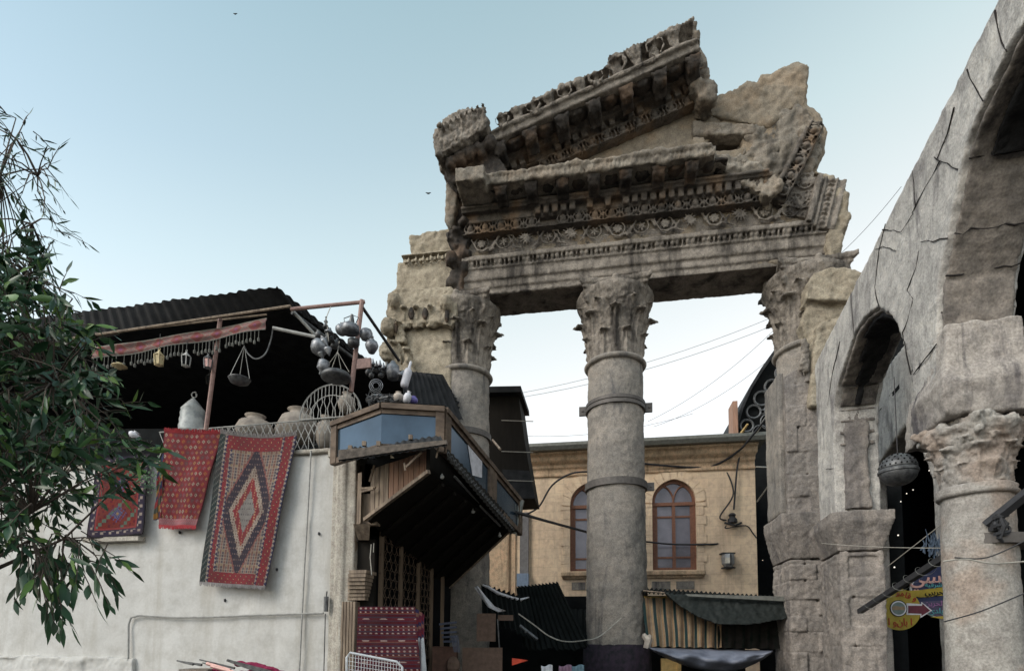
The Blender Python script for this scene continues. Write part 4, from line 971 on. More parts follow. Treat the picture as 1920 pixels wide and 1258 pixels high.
# ------------------------------------------------------------------ yellow building at the back
FB = Frame(PD(1200, 945, 18).x, 18, R(-9.5))
YB = thing('ashlar_building', 'yellow stone building behind the columns with two arched windows and a grey gutter', 'building', frame=FB)
yl, yr = FB.cast(870, 900)[0], FB.cast(1416, 900)[0]
zt = FB.cast(1300, 870)[1]; 
def archpts(cx, w_, zb0, zs_, rise, n=14):
    r = [(cx - w_, zb0), (cx - w_, zs_)]
    r += [(cx - w_ * math.cos(math.pi * i / n) * 1.0, zs_ + rise * (math.sin(math.pi * i / n) ** .8) * (1 + .12 * (1 - abs(math.cos(math.pi * i / n))))) for i in range(1, n)]
    return r + [(cx + w_, zs_), (cx + w_, zb0)]
wins = []
for cxp in (1264, 1108):
    cx = FB.cast(cxp, 980)[0]; hw = 40 / 1050 * 18; zb0 = FB.cast(1264, 1068)[1]; zs_ = FB.cast(1264, 943)[1]; rise = FB.cast(1264, 903)[1] - zs_
    wins.append((cx, hw, zb0, zs_, rise))
m = MB(); m.slab(FB, [(yl, 0), (yr, 0), (yr, zt), (yl, zt)], 0, .5, [archpts(cx, hw, z0, z1, r) for cx, hw, z0, z1, r in wins])
part('facade', m, M_yellow, YB)
m = MB(); m.fbox(FB, yr - .02, yr - .5, .5, 9, 0, zt); part('side_wall', m, M_black, YB)
m = MB(); m.fbox(FB, yl, yr, .6, 9, 0, zt - .1); part('inner_room', m, M_black, YB)
cz = lambda y: FB.cast(1300, y)[1]
m = MB()
for y0, y1, p in ((880, 868, .03), (868, 860, .10), (860, 856, .2), (856, 846, .26), (846, 840, .38)): m.fbox(FB, yl, yr + .04 * (p > .2), -p, .3, cz(y0) , cz(y1))
m.fbox(FB, yl, yr + .02, -.06, .3, cz(884), cz(879))
weather(part('cornice', m, M_ytrim, YB), .04, (.03, .3))
m = MB(); zg = cz(841)
m.add([FB.w(a, o, z) for a in (FB.cast(985, 850)[0], yr + .22) for o, z in ((-.55, zg), (-.62, zg + .12), (-.62, zg + .22), (-.5, zg + .24), (.6, zg + .24), (.6, zg))], [(0, 1, 2, 3, 4, 5), (6, 7, 8, 9, 10, 11)] + [(i, (i + 1) % 6, 6 + (i + 1) % 6, 6 + i) for i in range(6)])
part('gutter', m, M_zinc, YB)
m = MB(); m.tube([FB.w(yl, .1, zg + .28), FB.w(FB.cast(1250, 830)[0], .1, zg + .34), FB.w(yr, .1, zg + .30)], .07, 6); part('roof_edge', m, M_ytrim, YB)
m = MB(); m.ring(FB.P(1083, 842, -.3), FB.e, Vector((0, 0, 1)), .06, .02, 12, 5); part('roof_hook', m, M_iron, YB)
for wi, (cx, hw, z0, z1, rise) in enumerate(wins):
    # projecting surround of alternating blocks
    m = MB(); k = 0; z = z0 - .05
    while z < z1 - .05:
        z2 = min(z + .30, z1); e = .30 if k % 2 else .22
        for sg in (-1, 1): m.fbox(FB, cx + sg * hw, cx + sg * (hw + e), -.035, .1, z, z2 - .012)
        z = z2; k += 1
    n = 11
    for i in range(n):
        q0, q1 = math.pi * (i + .03) / n, math.pi * (i + .97) / n
        def ap(q, s_): return (cx - hw * s_ * math.cos(q), z1 + rise * s_ * (math.sin(q) ** .8) * (1 + .12 * (1 - abs(math.cos(q)))) + (s_ - 1) * .06)
        m.slab(FB, [ap(q0, 1), ap((q0 + q1) / 2, 1), ap(q1, 1), ap(q1, 1.42), ap((q0 + q1) / 2, 1.42), ap(q0, 1.42)], -.035, .1)
    part('window_surround', m, M_yellow, YB)
    m = MB()
    outer = archpts(cx, hw, z0, z1, rise); inner = archpts(cx, hw - .09, z0 + .09, z1, rise - .09)
    m.slab(FB, outer, .12, .22, [inner])
    m.fbox(FB, cx - .05, cx + .05, .10, .2, z0, z1); m.fbox(FB, cx - hw + .03, cx + hw - .03, .09, .2, z1 - .06, z1 + .05)
    for sg in (-1, 1): m.fbox(FB, cx + sg * (hw - .09), cx + sg * (hw - .17), .13, .2, z0 + .05, z1 - .05)
    for zz in (z0 + .42, z1 - .42): m.fbox(FB, cx - hw + .05, cx + hw - .05, .135, .2, zz - .03, zz + .03)
    for sg in (-1, 1):
        m.tube([FB.w(cx + sg * hw * .62 * (1 - t), .13, z1 + .05 + rise * .93 * math.cos(t * 1.57) ) if False else FB.w(cx + sg * hw * .58 * (1 - math.cos(t * 1.5)), .14, z1 + .05 + rise * .80 * math.sin(t * 1.5)) for t in [i / 8 for i in range(9)]], .028, 5)
    fr_ = part('window_frame', m, M_brown, YB)
    m = MB(); m.slab(FB, inner, .17, .19); part('pane', m, M_pane, fr_)
m = MB(); s0, s1 = FB.cast(1052, 1078)[0], FB.cast(1322, 1078)[0]; zq = FB.cast(1264, 1082)[1]; zq1 = FB.cast(1264, 1070)[1]
m.fbox(FB, s0, s1, -.16, .1, zq + .06, zq1); m.fbox(FB, s0 + .05, s1 - .05, -.09, .1, zq - .02, zq + .06); weather(part('sill_band', m, M_ytrim, YB), .03, (.02, .2))
for x0, x1 in ((1222, 1257), (1268, 1302), (1072, 1098)):
    m = MB(); q0, q1 = FB.cast(x0, 1100)[0], FB.cast(x1, 1100)[0]; m.fbox(FB, q0, q1, -.02, .1, cz(1104), cz(1089)); part('inset_panel', m, M_shaft, YB)
m = MB(); q0, q1 = FB.cast(975, 1000, -.1)[0], FB.cast(991, 1000, -.1)[0]; m.fbox(FB, q0, q1, -.12, .05, cz(1095), cz(952)); part('grey_chase', m, plain('grey_render', (.16, .155, .16)), YB)
m = MB(); m.fbox(FB, q0 - .08, q1 + .02, -.25, 0, cz(1097), cz(1072)); part('meter_box', m, plain('blue_grey_box', (.17, .23, .33), rough=.5), YB)
m = MB(); q0, q1 = FB.cast(905, 1000)[0], FB.cast(955, 1000)[0]; m.fbox(FB, q0, q1, -.1, .05, 0, cz(900)); m.fbox(FB, q1 + .08, q1 + .22, -.05, .05, 0, cz(905)); part('pilaster', m, M_ytrim, YB)
# wall lamp and insulators
LP = FB.P(1365, 1052, -.2); Lm = thing('wall_lamp', 'square glass and tin lamp box on the yellow wall right of the window', 'lamp', LP)
m = MB(); m.lathe([(.01, -.2), (.12, -.19), (.2, -.08), (.21, .1), (.18, .22), (.01, .24)], Matrix.Translation(LP) @ Matrix.Rotation(.78, 4, 'Z'), 8); part('glass_body', m, plain('lamp_glass', (.3, .3, .3), rough=.2, metal=.3), Lm)
m = MB(); m.tube([LP + Vector((0, -.22, -.15)), LP + Vector((0, -.22, .2))], .02, 6); m.box((LP.x, LP.y + .05, LP.z + .25), (.4, .3, .04)); m.box((LP.x, LP.y + .05, LP.z - .2), (.3, .25, .05)); part('tin_frame', m, M_iron, Lm)
IN = FB.P(1373, 968, -.12)
m = MB(); m.lathe([(.05, 0), (.14, 0), (.14, .12), (.09, .16), (.09, .2), (.12, .24), (.07, .3), (.01, .31)], Matrix.Translation(IN - Vector((0, 0, .2))), 12); m.tube([IN + Vector((-.25, 0, -.2)), IN + Vector((.05, -.1, -.3)), IN + Vector((.28, 0, -.2))], .035, 6)
solo('insulator', m, M_iron, 'black ribbed insulator on a curved bracket high on the yellow wall', 'insulator')

# cables -------------------------------------------------------------------------------
def cable(pts, r, mat, label, group=None, sag=0.0, name='cable', n=10, cat='cable'):
    P = [PD(*p) if not isinstance(p, Vector) else p for p in pts]; out = []
    if len(P) == 2:
        for i in range(n + 1):
            t = i / n; out.append(P[0].lerp(P[1], t) - Vector((0, 0, sag * 4 * t * (1 - t))))
    else:
        for i in range(len(P) - 1):
            p0, p1, p2, p3 = P[max(i - 1, 0)], P[i], P[i + 1], P[min(i + 2, len(P) - 1)]
            for k in range(6):
                t = k / 6; out.append(.5 * ((2 * p1) + (p2 - p0) * t + (2 * p0 - 5 * p1 + 4 * p2 - p3) * t * t + (3 * p1 - p0 - 3 * p2 + p3) * t ** 3))
        out.append(P[-1])
    m = MB(); m.tube(out, r, 5); return solo(name, m, mat, label, cat, group)
cable([(1175, 866, 17.8), (1290, 876, 17.7), (1340, 872, 17.6), (1385, 845, 17.2), (1412, 815, 16.6), (1436, 785, 16)], .035, M_cable, 'black cable lying along the cornice and rising steeply at the building corner')
cable([(1210, 1015, 17.6), (1262, 1020, 17.7), (1330, 1020, 17.6), (1380, 1017, 17.7), (1404, 1022, 17.6), (1404, 1050, 17.6), (1392, 1064, 17.6), (1370, 1063, 17.5)], .03, M_cable, 'thick dark cable crossing the right window and looping down to the lamp box')
cable([(968, 960, 9.3), (1020, 975, 10.5), (1100, 997, 12.6)], .028, M_cable, 'thick dark cable from the bay window corner to the middle column')
cable([(982, 966, 17.6), (1010, 950, 17.6), (1035, 910, 17.6), (1070, 888, 17.6), (1105, 884, 17.6)], .03, M_cable, 'black cable curving up the yellow wall left of the middle column')
cable([(1359, 880, 17.6), (1370, 900, 17.5), (1374, 930, 17.4), (1350, 968, 17.5), (1362, 975, 17.5)], .025, M_cable, 'cable hanging from the cornice to the black insulator')
cable([(1388, 850, 17.4), (1382, 880, 17.4), (1378, 930, 17.4), (1376, 955, 17.4)], .03, M_cable, 'pair of drop wires running straight down to the insulator')
cable([(1362, 985, 17.4), (1362, 990, 17.4), (1398, 985, 17.4), (1412, 1000, 17.4), (1418, 1008, 17.3)], .02, M_cable, 'short cable from the insulator to the right corner of the yellow wall')
cable([(1445, 790, 16), (1462, 860, 15.6), (1447, 900, 15.6), (1420, 940, 16.8)], .022, M_cablew, 'pale cable hanging in a curve in front of the dark vault')
cable([(1418, 875, 17), (1470, 877, 12.2)], .02, M_cablew, 'pale cable stretched from the cornice corner to the cased column')
cable([(1350, 900, 17.8), (1335, 1110, 17.8)], .012, M_cable, 'thin vertical wire on the yellow wall left of the lamp box')
cable([(1380, 990, 17.8), (1379, 1112, 17.8)], .012, M_cable, 'thin vertical wire on the yellow wall right of the lamp box')
for (a, b, lbl) in (((930, 745, 20), (1460, 590, 20), 'highest thin wire across the bright gap between the columns'), ((930, 752, 19), (1460, 606, 19), 'second thin wire, close under the highest one in the bright gap'),
                    ((1215, 790, 20), (1470, 600, 20), 'steep thin wire rising to the right capital'), ((1225, 800, 20), (1470, 650, 20), 'lower steep thin wire behind the right column'),
                    ((940, 815, 20), (1300, 775, 20), 'lowest faint wire across the bright gap')):
    cable([a, b], .007, M_cable, lbl, 'thin wires across the bright gap', .35, 'sky_wire', 12, 'wire')
cable([(1560, 490, 30), (1690, 350, 26)], .012, M_cable, 'thin wire against the sky above the arcade end', None, .2, 'sky_wire', 8, 'wire')
cable([(1665, 1061, 7.6), (1775, 975, 6.3)], .006, M_cablew, 'pale thin cord rising from the pier to the pale column', None, 0, 'cord', 4, 'cord')
cable([(1540, 1018, 8.6), (1768, 1027, 6)], .004, M_cablew, 'level thin cord at the height of the pier cap', None, .02, 'cord', 6, 'cord')
cable([(1768, 1052, 4.7), (1810, 1048, 4.66), (1860, 1056, 4.68), (1925, 1052, 4.7)], .007, M_cablew, 'wire tied round the pale column and running off to the right', None, 0, 'tie_wire', 6, 'wire')
cable([(1790, 1045, 4.66), (1850, 1045, 4.66), (1925, 1012, 4.5)], .006, M_cable, 'wire from the pale column slanting up to the right edge', None, 0, 'tie_wire', 6, 'wire')
cable([(1770, 1165, 4.68), (1840, 1145, 4.66), (1925, 1110, 4.5)], .006, M_cable, 'low thin wire crossing the pale column shaft', None, 0, 'tie_wire', 6, 'wire')

# dark barrel vault of the covered street, its end filled with iron circles
VO = Frame(PD(1560, 900, 24).x, 24, R(-9.5)); V_ = thing('covered_street_vault', 'black barrel roof of the covered street rising behind the right column', 'roof', frame=VO)
e_ = [VO.cast(x, y) for x, y in ((1372, 860), (1378, 800), (1388, 765), (1404, 728), (1425, 694), (1448, 662), (1470, 634))]
ax = VO.cast(1600, 600)[0]; full = [(e_[0][0], 0)] + e_ + [(ax - 1.6, e_[-1][1] + .9), (ax, e_[-1][1] + 1.25)]; full += [(2 * ax - a, z) for a, z in reversed(full[:-1])]
m = MB(); n = len(full)
for o0, o1 in ((0, 30),):
    inner = [(ax + (a - ax) * .985, z * .99) for a, z in full]
    vs = [VO.w(a, o, z) for o in (-.25, 30) for a, z in full] + [VO.w(a, o, z) for o in (-.25, 30) for a, z in inner]
    fs = []
    for i in range(n - 1): fs += [(i, i + 1, n + i + 1, n + i), (2 * n + i, 3 * n + i, 3 * n + i + 1, 2 * n + i + 1), (i, 2 * n + i, 2 * n + i + 1, i + 1), (n + i, n + i + 1, 3 * n + i + 1, 3 * n + i)]
    m.add(vs, fs)
part('metal_vault', m, M_corr, V_)
m = MB(); m.slab(VO, full, .1, .2); part('end_screen', m, M_black, V_)
m = MB()
for (x, y, r) in ((1448, 725, 14), (1428, 747, 14), (1413, 772, 13), (1400, 798, 12), (1470, 700, 16)): m.ring(VO.P(x, y, -.05), VO.e, Vector((0, 0, 1)), r / 1050 * 24, .05, 24, 5)
for (x, y, r) in ((1462, 745, 5), (1456, 748, 4), (1438, 768, 5), (1430, 772, 4), (1442, 790, 16), (1425, 810, 14)): m.ring(VO.P(x, y, -.05), VO.e, Vector((0, 0, 1)), r / 1050 * 24, .03, 16, 4)
part('iron_circles', m, M_tindark, V_)
m = MB(); m.fbox(VO, VO.cast(1369, 800)[0], VO.cast(1378, 800)[0], -.6, .3, VO.cast(1372, 835)[1], VO.cast(1372, 762)[1]); solo('chimney_stub', m, M_redwood, 'narrow reddish stub standing where the vault meets the yellow building', 'chimney')
# lower part of the covered street entrance, its shade painted as a black sheet
m = MB(); m.fbox(FB, yr + .05, yr + 7, 2.2, 2.3, 0, 7.5); solo('street_shade_screen', m, M_black, 'black sheet as painted shade of the covered street entrance right of the yellow building', 'wall')
# splinters of timber at the cornice corner, one with sunlight painted in as yellow
for i, (p, q, lbl, mt) in enumerate((((1388, 815, 17), (1402, 795, 16.6), 'splinter of wood standing above the gutter, sunlight painted in as yellow', M_board), ((1410, 822, 17), (1436, 783, 16.4), 'grey broken lath leaning above the gutter corner', M_cablew))):
    m = MB(); m.tube([PD(*p), PD(*q)], [.05, .03], 4); solo('timber_splinter', m, mt, lbl, 'lath')

# dark corrugated shed rising behind the left column
SH = Frame(PD(945, 900, 15).x, 15, R(-9.5)); S_ = thing('tarred_shed', 'black boarded upper storey with a thin roof edge, right of the left column', 'shed', frame=SH)
m = MB(); m.slab(SH, SH.poly([(905, 742), (972, 740), (985, 835), (997, 905), (1002, 935), (940, 938), (905, 945), (860, 945), (860, 742)]), 0, 1.2); part('boarding', m, M_darkwood, S_)
m = MB(); m.slab(SH, SH.poly([(860, 733), (979, 731), (980, 742), (860, 744)]), -.25, 1.4); part('roof_edge', m, M_corr, S_)
m = MB(); m.slab(SH, SH.poly([(942, 880), (992, 883), (1004, 934), (945, 936)], -.04), -.06, 0); part('lower_panel', m, M_corr, S_)
for y in (788, 846, 900): m = MB(); m.tube([SH.P(940, y, -.1), SH.P(1000, y + 2, -.1)], .012, 4); part('wire', m, M_cablew, S_)
m = MB()
for i in range(9): p = SH.P(920 + i * 4, 733 - 3 * math.sin(i * .4), -.1); m.ball(p, (.09, .12, .05), None, 6)
solo('sun_painted_thatch', m, M_board, 'scrap of thatch on top of the black shed, sunlight painted in as yellow', 'thatch')  # yellow colour stands in for sunlight on the scrap
cable([(924, 825, 9.4), (938, 842, 8.9)], .02, M_wood, 'short stick poking from the bay window roof', None, 0, 'stick', 3, 'stick')
for i, (x, y, d, lbl) in enumerate(((803, 363, 40, 'small dark bird flying left of the pediment'), (441, 27, 40, 'tiny dark bird high in the empty sky'))):
    m = MB(); c0 = PD(x, y, d); s_ = .13 if i == 0 else .1
    m.ball(c0, (s_, s_ * .5, s_ * .35), None, 8)
    for sg in (-1, 1): m.grid(lambda u, v: c0 + Vector((sg * s_ * 1.6 * u, s_ * (v - .5) * (1 - .7 * u), s_ * .7 * u * (1 - .4 * u))), 4, 2, Vector((0, 0, .01)))
    solo('bird', m, M_iron, lbl, 'bird', 'birds in the sky')

# ------------------------------------------------------------------ whitewashed building with the roofed terrace
FL = Frame(PD(450, 1000, 8.5).x, 8.5, R(-11.8))
HB = thing('terrace_building', 'whitewashed building hung with rugs, with a roofed junk terrace and wooden bay window', 'building', frame=FL)
LC = lambda x, y, p=0.0: FL.cast(x, y, -p)
zW = LC(600, 848)[1]; tl = LC(-900, 1000)[0]; tr = LC(648, 1000)[0]
ST = Frame(FL.w(tr, 0, 0).x, FL.w(tr, 0, 0).y, math.atan2(.968, .25))       # side face along the street, +y towards the left
m = MB(); m.fbox(FL, tl, tr, 0, .4, 0, zW)
weather(part('white_wall', m, M_white, HB), .06, (.05, .9), (.02, .2))
m = MB(); m.fbox(FL, tl, tr + .02, -.05, .45, zW - .02, zW + .05); weather(part('coping', m, M_trimw, HB), .03, (.03, .2))
m = MB(); z0_ = 0; zp = LC(100, 1228, .1)[1]; a = tl
while a < LC(246, 1250, .1)[0] - .05:
    a2 = min(a + rng.uniform(.28, .5), LC(246, 1250, .1)[0]); z = 0
    for z1_ in (.3, .62, .95, 1.25, zp): 
        if z1_ > z: m.fbox(FL, a, a2 - .012, -.08 + rng.uniform(-.02, .02), .1, z, z1_ - .01 if z1_ < zp else zp - rng.uniform(0, .03)); z = z1_
    a = a2
weather(part('stone_plinth', m, M_white, HB), .022, (.05, .2), (.02, .06))
# vertical mouldings at the corner
m = MB()
for x0, x1, p in ((622, 632, .03), (634, 640, .06), (642, 650, .08), (652, 668, .05)): m.fbox(FL, LC(x0, 1000)[0], LC(x1, 1000)[0], -p, .3, 0, zW - .02)
m.fbox(FL, LC(616, 1000)[0], LC(664, 1000)[0], -.10, .3, zW - .12, zW)
weather(part('corner_moulding', m, M_trimw, HB), .02, (.015, .2))
# pipes and little fittings on the wall
m = MB(); P3 = lambda x, y, p=.05: FL.P(x, y, -p)
m.tube([P3(240, 1262), P3(241, 1170), P3(246, 1157), P3(262, 1153), P3(330, 1157), P3(400, 1156), P3(500, 1152), P3(606, 1149)], .016, 6); part('wall_pipe', m, M_paleiron, HB)
m = MB(); m.tube([P3(583, 845), P3(577, 960), P3(571, 1060), P3(566, 1160), P3(561, 1262)], .013, 6); part('wall_pipe', m, M_paleiron, HB)
m = MB(); m.tube([P3(612, 1118, .08), P3(611, 1146, .08)], .035, 8); m.tube([P3(612, 1118), P3(613, 1108)], .01, 5); m.tube([P3(610, 1150), P3(607, 1262)], .008, 5); part('pipe_valve', m, M_tindark, HB)
for x, y in ((337, 998), (519, 1067), (422, 1125), (598, 1000), (636, 1006)):
    m = MB(); m.ball(P3(x, y, .02), (.018, .03, .028), None, 6); part('wall_hook', m, M_iron, HB)
m = MB(); m.fbox(FL, LC(165, 1012, .05)[0], LC(268, 1012, .05)[0], -.14, 0, LC(220, 1016, .05)[1], LC(220, 1008, .05)[1]); part('wall_ledge', m, M_trimw, HB)
# terrace floor and back painted black as shade, left side added against light, ceiling = corrugated roof
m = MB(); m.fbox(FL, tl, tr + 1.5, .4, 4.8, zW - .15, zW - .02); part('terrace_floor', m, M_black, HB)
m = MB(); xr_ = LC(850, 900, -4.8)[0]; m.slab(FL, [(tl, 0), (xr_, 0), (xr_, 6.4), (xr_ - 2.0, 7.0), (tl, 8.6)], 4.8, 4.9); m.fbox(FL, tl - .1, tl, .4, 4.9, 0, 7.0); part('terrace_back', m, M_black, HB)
rp = [PD(*q) for q in ((-300, 655, 9.6), (520, 540, 7.9), (700, 690, 10.2), (830, 702, 11.6), (872, 778, 12.4), (700, 800, 13.2), (-500, 800, 13.6))]
m = MB(); n = len(rp); m.add(rp + [p - Vector((0, 0, .05)) for p in rp], [tuple(range(n)), tuple(range(2 * n - 1, n - 1, -1))] + [(i, (i + 1) % n, n + (i + 1) % n, n + i) for i in range(n)])
part('roof_underlay', m, M_corr, HB)
# corrugated sheet apron: ridges run from the eave beam up to the wavy front edge
E0, E1 = PD(60, 645, 8.5), PD(545, 572, 7.95); G0, G1 = PD(60, 598, 8.5), PD(520, 538, 7.7)
def apron(A0, A1, B0, B1, ncor, amp, name, mat, par, th=.012, seg=6):
    m = MB(); nu = ncor * seg
    nrm = (A1 - A0).cross(B0 - A0).normalized()
    def f(u, v):
        p = A0.lerp(A1, u).lerp(B0.lerp(B1, u), v); ph = u * ncor * 2 * math.pi
        s_ = max(-.6, min(.6, math.sin(ph))) / .6
        jag = (0 if v < 1 else (rngs[int(u * ncor) % 97] * .03))
        return p + nrm * amp * s_ + (B0 - A0) * jag
    m.grid(f, nu, 5, nrm * th); return part(name, m, mat, par) if par else m
rngs = [rng.uniform(-1, 1) for _ in range(97)]
apron(E0, E1, G0, G1, 27, .015, 'corrugated_apron', M_corr, HB)
apron(PD(545, 575, 7.95), PD(715, 700, 10.2), PD(520, 540, 7.7), PD(706, 690, 10.1), 14, .02, 'corrugated_edge', M_corr, HB)
apron(PD(755, 694, 10.6), PD(832, 706, 11.4), PD(758, 770, 10.3), PD(868, 786, 11.6), 9, .025, 'corrugated_sheet', M_corr, HB)
apron(PD(828, 704, 11.4), PD(874, 776, 12.2), PD(800, 720, 11.2), PD(850, 800, 12.0), 10, .03, 'corrugated_edge', M_corr, HB)
m = MB(); m.tube([PD(120, 637, 8.1), PD(545, 574, 7.7)], .022, 6); m.tube([PD(150, 630, 8.3), PD(500, 590, 8)], .014, 5); part('eave_beam', m, M_wood, HB)
# poles of the terrace
def pole(p, q, r, mat, name='roof_pole'): m = MB(); m.tube([PD(*p), PD(*q)], r, 8); return part(name, m, mat, HB)
pole((413, 598, 7.9), (386, 806, 8.15), .032, M_rustpole); pole((679, 563, 7.9), (658, 735, 8.0), .036, M_rustpole)
pole((545, 580, 7.9), (684, 566, 7.9), .028, M_rustpole, 'top_rail'); pole((680, 577, 7.9), (748, 676, 8.9), .024, M_iron, 'stay_rod')
pole((512, 615, 7.8), (592, 632, 7.8), .026, M_paleiron, 'bracket_arm'); pole((548, 582, 8), (602, 640, 8.2), .024, M_paleiron, 'bracket_arm'); pole((548, 586, 8), (700, 700, 9.8), .03, M_tindark, 'side_rail')
# railing of lattice and little pointed arches
zr0, zr1 = zW + .04, LC(600, 782)[1]
m = MB(); ra, rb = LC(292, 800)[0], LC(622, 800)[0]
for z in (zr0, zr1, zr0 + (zr1 - zr0) * .04): m.tube([FL.w(ra, .08, z), FL.w(rb, .08, z)], .012, 5)
a = ra; hz = zr1 - zr0; k = 0
while a < rb - .1:
    sec = (a - ra) % 1.7
    if sec < 1.0:
        for dx in (0, .12):
            m.tube([FL.w(a + dx, .08, zr1), FL.w(a + dx + .22, .08, zr0 + hz * .1)], .007, 4, False); m.tube([FL.w(a + dx + .22, .08, zr1), FL.w(a + dx, .08, zr0 + hz * .1)], .007, 4, False)
        a += .24
    else:
        for dx in (0, .09, .18):
            m.tube([FL.w(a + dx, .08, zr0), FL.w(a + dx, .08, zr0 + hz * .55), FL.w(a + dx + .045, .08, zr0 + hz * .75), FL.w(a + dx + .13, .08, zr1)], .007, 4, False)
            m.tube([FL.w(a + dx + .09, .08, zr0), FL.w(a + dx + .09, .08, zr0 + hz * .55), FL.w(a + dx + .045, .08, zr0 + hz * .75), FL.w(a + dx - .04, .08, zr1)], .007, 4, False)
        a += .27
part('railing', m, M_paleiron, HB)
# half-round grille leaning on the railing
GF = Frame(FL.w(0, .05, 0).x, FL.w(0, .05, 0).y, FL.ang); ga, gz = GF.cast(562, 780); gb, _ = GF.cast(678, 772); gc = (ga + gb) / 2; gr_ = (gb - ga) / 2; gz = zr1
m = MB(); m.ring(GF.w(gc, 0, gz), GF.e, Vector((0, 0, 1)), gr_, .013, 24, 5, 0, math.pi); m.tube([GF.w(ga, 0, gz), GF.w(gb, 0, gz)], .012, 5)
for k in range(1, 17):
    x = -1 + 2 * k / 17; hh = gr_ * math.sqrt(1 - x * x); bow = .018 * (1 if k % 2 else -1)
    m.tube([GF.w(gc + x * gr_, 0, gz), GF.w(gc + x * gr_ + bow, 0, gz + hh * .3), GF.w(gc + x * gr_ - bow, 0, gz + hh * .5), GF.w(gc + x * gr_, 0, gz + hh * .7), GF.w(gc + x * gr_, 0, gz + hh)], .007, 4, False)
m.ring(GF.w(gc, 0, gz), GF.e, Vector((0, 0, 1)), gr_ * .68, .008, 20, 4, .2, math.pi - .2)
solo('half_round_grille', m, M_paleiron, 'half round iron window grille standing on the terrace railing', 'grille')

# ---- bay window ------------------------------------------------------------------
T0, T1, T2, T3 = PD(624, 792, 7.75), PD(716, 757, 7.15), PD(834, 764, 7.2), PD(977, 938, 9.6)
hgt = .56
def down(p, h): return p - Vector((0, 0, h))
def panel(mb, A, B, h0, h1, push=0.0, th=.04):
    n_ = (B - A).cross(Vector((0, 0, 1))).normalized()
    if n_.dot(EYE - A) < 0: n_ = -n_
    o = n_ * push; p = [A, B]
    mb.hexa([down(A, h1) + o, down(B, h1) + o, down(B, h1) + o - n_ * th, down(A, h1) + o - n_ * th, down(A, h0) + o, down(B, h0) + o, down(B, h0) + o - n_ * th, down(A, h0) + o - n_ * th])
m = MB()
for A, B in ((T0, T1), (T1, T2), (T2, T3)):
    panel(m, A, B, .0, .07, .05, .10); panel(m, A, B, .07, .13, .015, .06); panel(m, A, B, hgt - .02, hgt + .06, .02, .08)
for A, B, f0, f1 in ((T0, T1, .0, .12), (T1, T2, .86, 1.0), (T2, T3, 0, .05), (T2, T3, .95, 1.0), (T2, T3, .50, .60)): panel(m, A.lerp(B, f0), A.lerp(B, f1), .0, hgt + .05, .03, .07)
BWN = part('bay_window', m, M_framewood, HB)
m = MB(); panel(m, T0.lerp(T1, .1), T1, .12, hgt, -.005, .01); panel(m, T1, T2.lerp(T1, .12), .12, hgt, -.005, .01); part('glass_pane', m, M_glass, BWN)
for f0, f1 in ((.04, .52), (.59, .97)): m = MB(); panel(m, T2.lerp(T3, f0), T2.lerp(T3, f1), .12, hgt - .01, -.005, .01); part('glass_pane', m, M_glass, BWN)
m = MB()
for i in range(7): q = T2.lerp(T3, .505 + .09 * (i % 2)); 
for j in range(5): m.ring(T2.lerp(T3, .55) - Vector((0, 0, .12 + j * .09)) + Vector((-.04, -.02, 0)), (T3 - T2).normalized(), Vector((0, 0, 1)), .055, .012, 12, 4)
part('carved_strip', m, M_framewood, BWN)
# torn pale sheet behind one pane
m = MB(); a = T2.lerp(T3, .24); b = T2.lerp(T3, .42); n_ = (T3 - T2).cross(Vector((0, 0, 1))).normalized(); n_ = n_ if n_.dot(EYE - T2) > 0 else -n_
m.add([a - Vector((0, 0, .10)) + n_ * .004, b - Vector((0, 0, .12)) + n_ * .004, b - Vector((0, 0, .38)) + n_ * .004, a.lerp(b, .35) - Vector((0, 0, .50)) + n_ * .004, a.lerp(b, .2) - Vector((0, 0, .33)) + n_ * .004], [(0, 1, 2, 3, 4)])
part('broken_paper', m, M_plastic, BWN)
# lid so the bay is closed from above
m = MB(); m.add([T0, T1, T2, T3, PD(740, 860, 11.5), PD(700, 800, 9.5)], [(0, 1, 2, 3, 4, 5)]); m.add([p + Vector((0, 0, .03)) for p in (T0, T1, T2, T3, PD(740, 860, 11.5), PD(700, 800, 9.5))], [(5, 4, 3, 2, 1, 0)]); part('bay_roof', m, M_corr, BWN)
# corrugated eave under the first panes with its weathered front board
ea0, ea1 = PD(636, 866, 7.0), PD(836, 836, 6.6); eb0, eb1 = down(T0, hgt - .02).lerp(down(T1, hgt), .12), down(T2, hgt - .06)
m = apron(ea0, ea1, PD(652, 842, 7.5), PD(826, 818, 7.0), 15, .009, 'x', None, None); part('corrugated_eave', m, M_corr, BWN)
m = MB(); a, b = PD(634, 862, 6.98), PD(838, 832, 6.58); m.hexa([a, b, b + Vector((0, .06, 0)), a + Vector((0, .06, 0)), a + Vector((0, 0, .13)), b + Vector((0, 0, .05)), b + Vector((0, .06, .05)), a + Vector((0, .06, .13))])
part('eave_board', m, M_eave, BWN)
m = MB()
for x, y in ((683, 832), (710, 832), (770, 820), (657, 840)): p = PD(x, y, 7.1); m.box(p, (.05, .05, .06))
part('eave_block', m, M_wood, BWN)
m = apron(PD(838, 862, 6.8), PD(958, 1002, 9.3), PD(838, 842, 7.0), PD(968, 984, 9.5), 20, .008, 'x', None, None); part('street_eave', m, M_darkwood, BWN)
m = MB()
for i in range(26):
    t = (i + .5) / 26; p = PD(838, 850, 6.85).lerp(PD(964, 992, 9.35), t); m.ring(p, (PD(964, 992, 9.35) - PD(838, 850, 6.85)).normalized(), Vector((0, 0, 1)), .035, .010, 10, 4)
part('carved_strip', m, M_tindark, BWN)
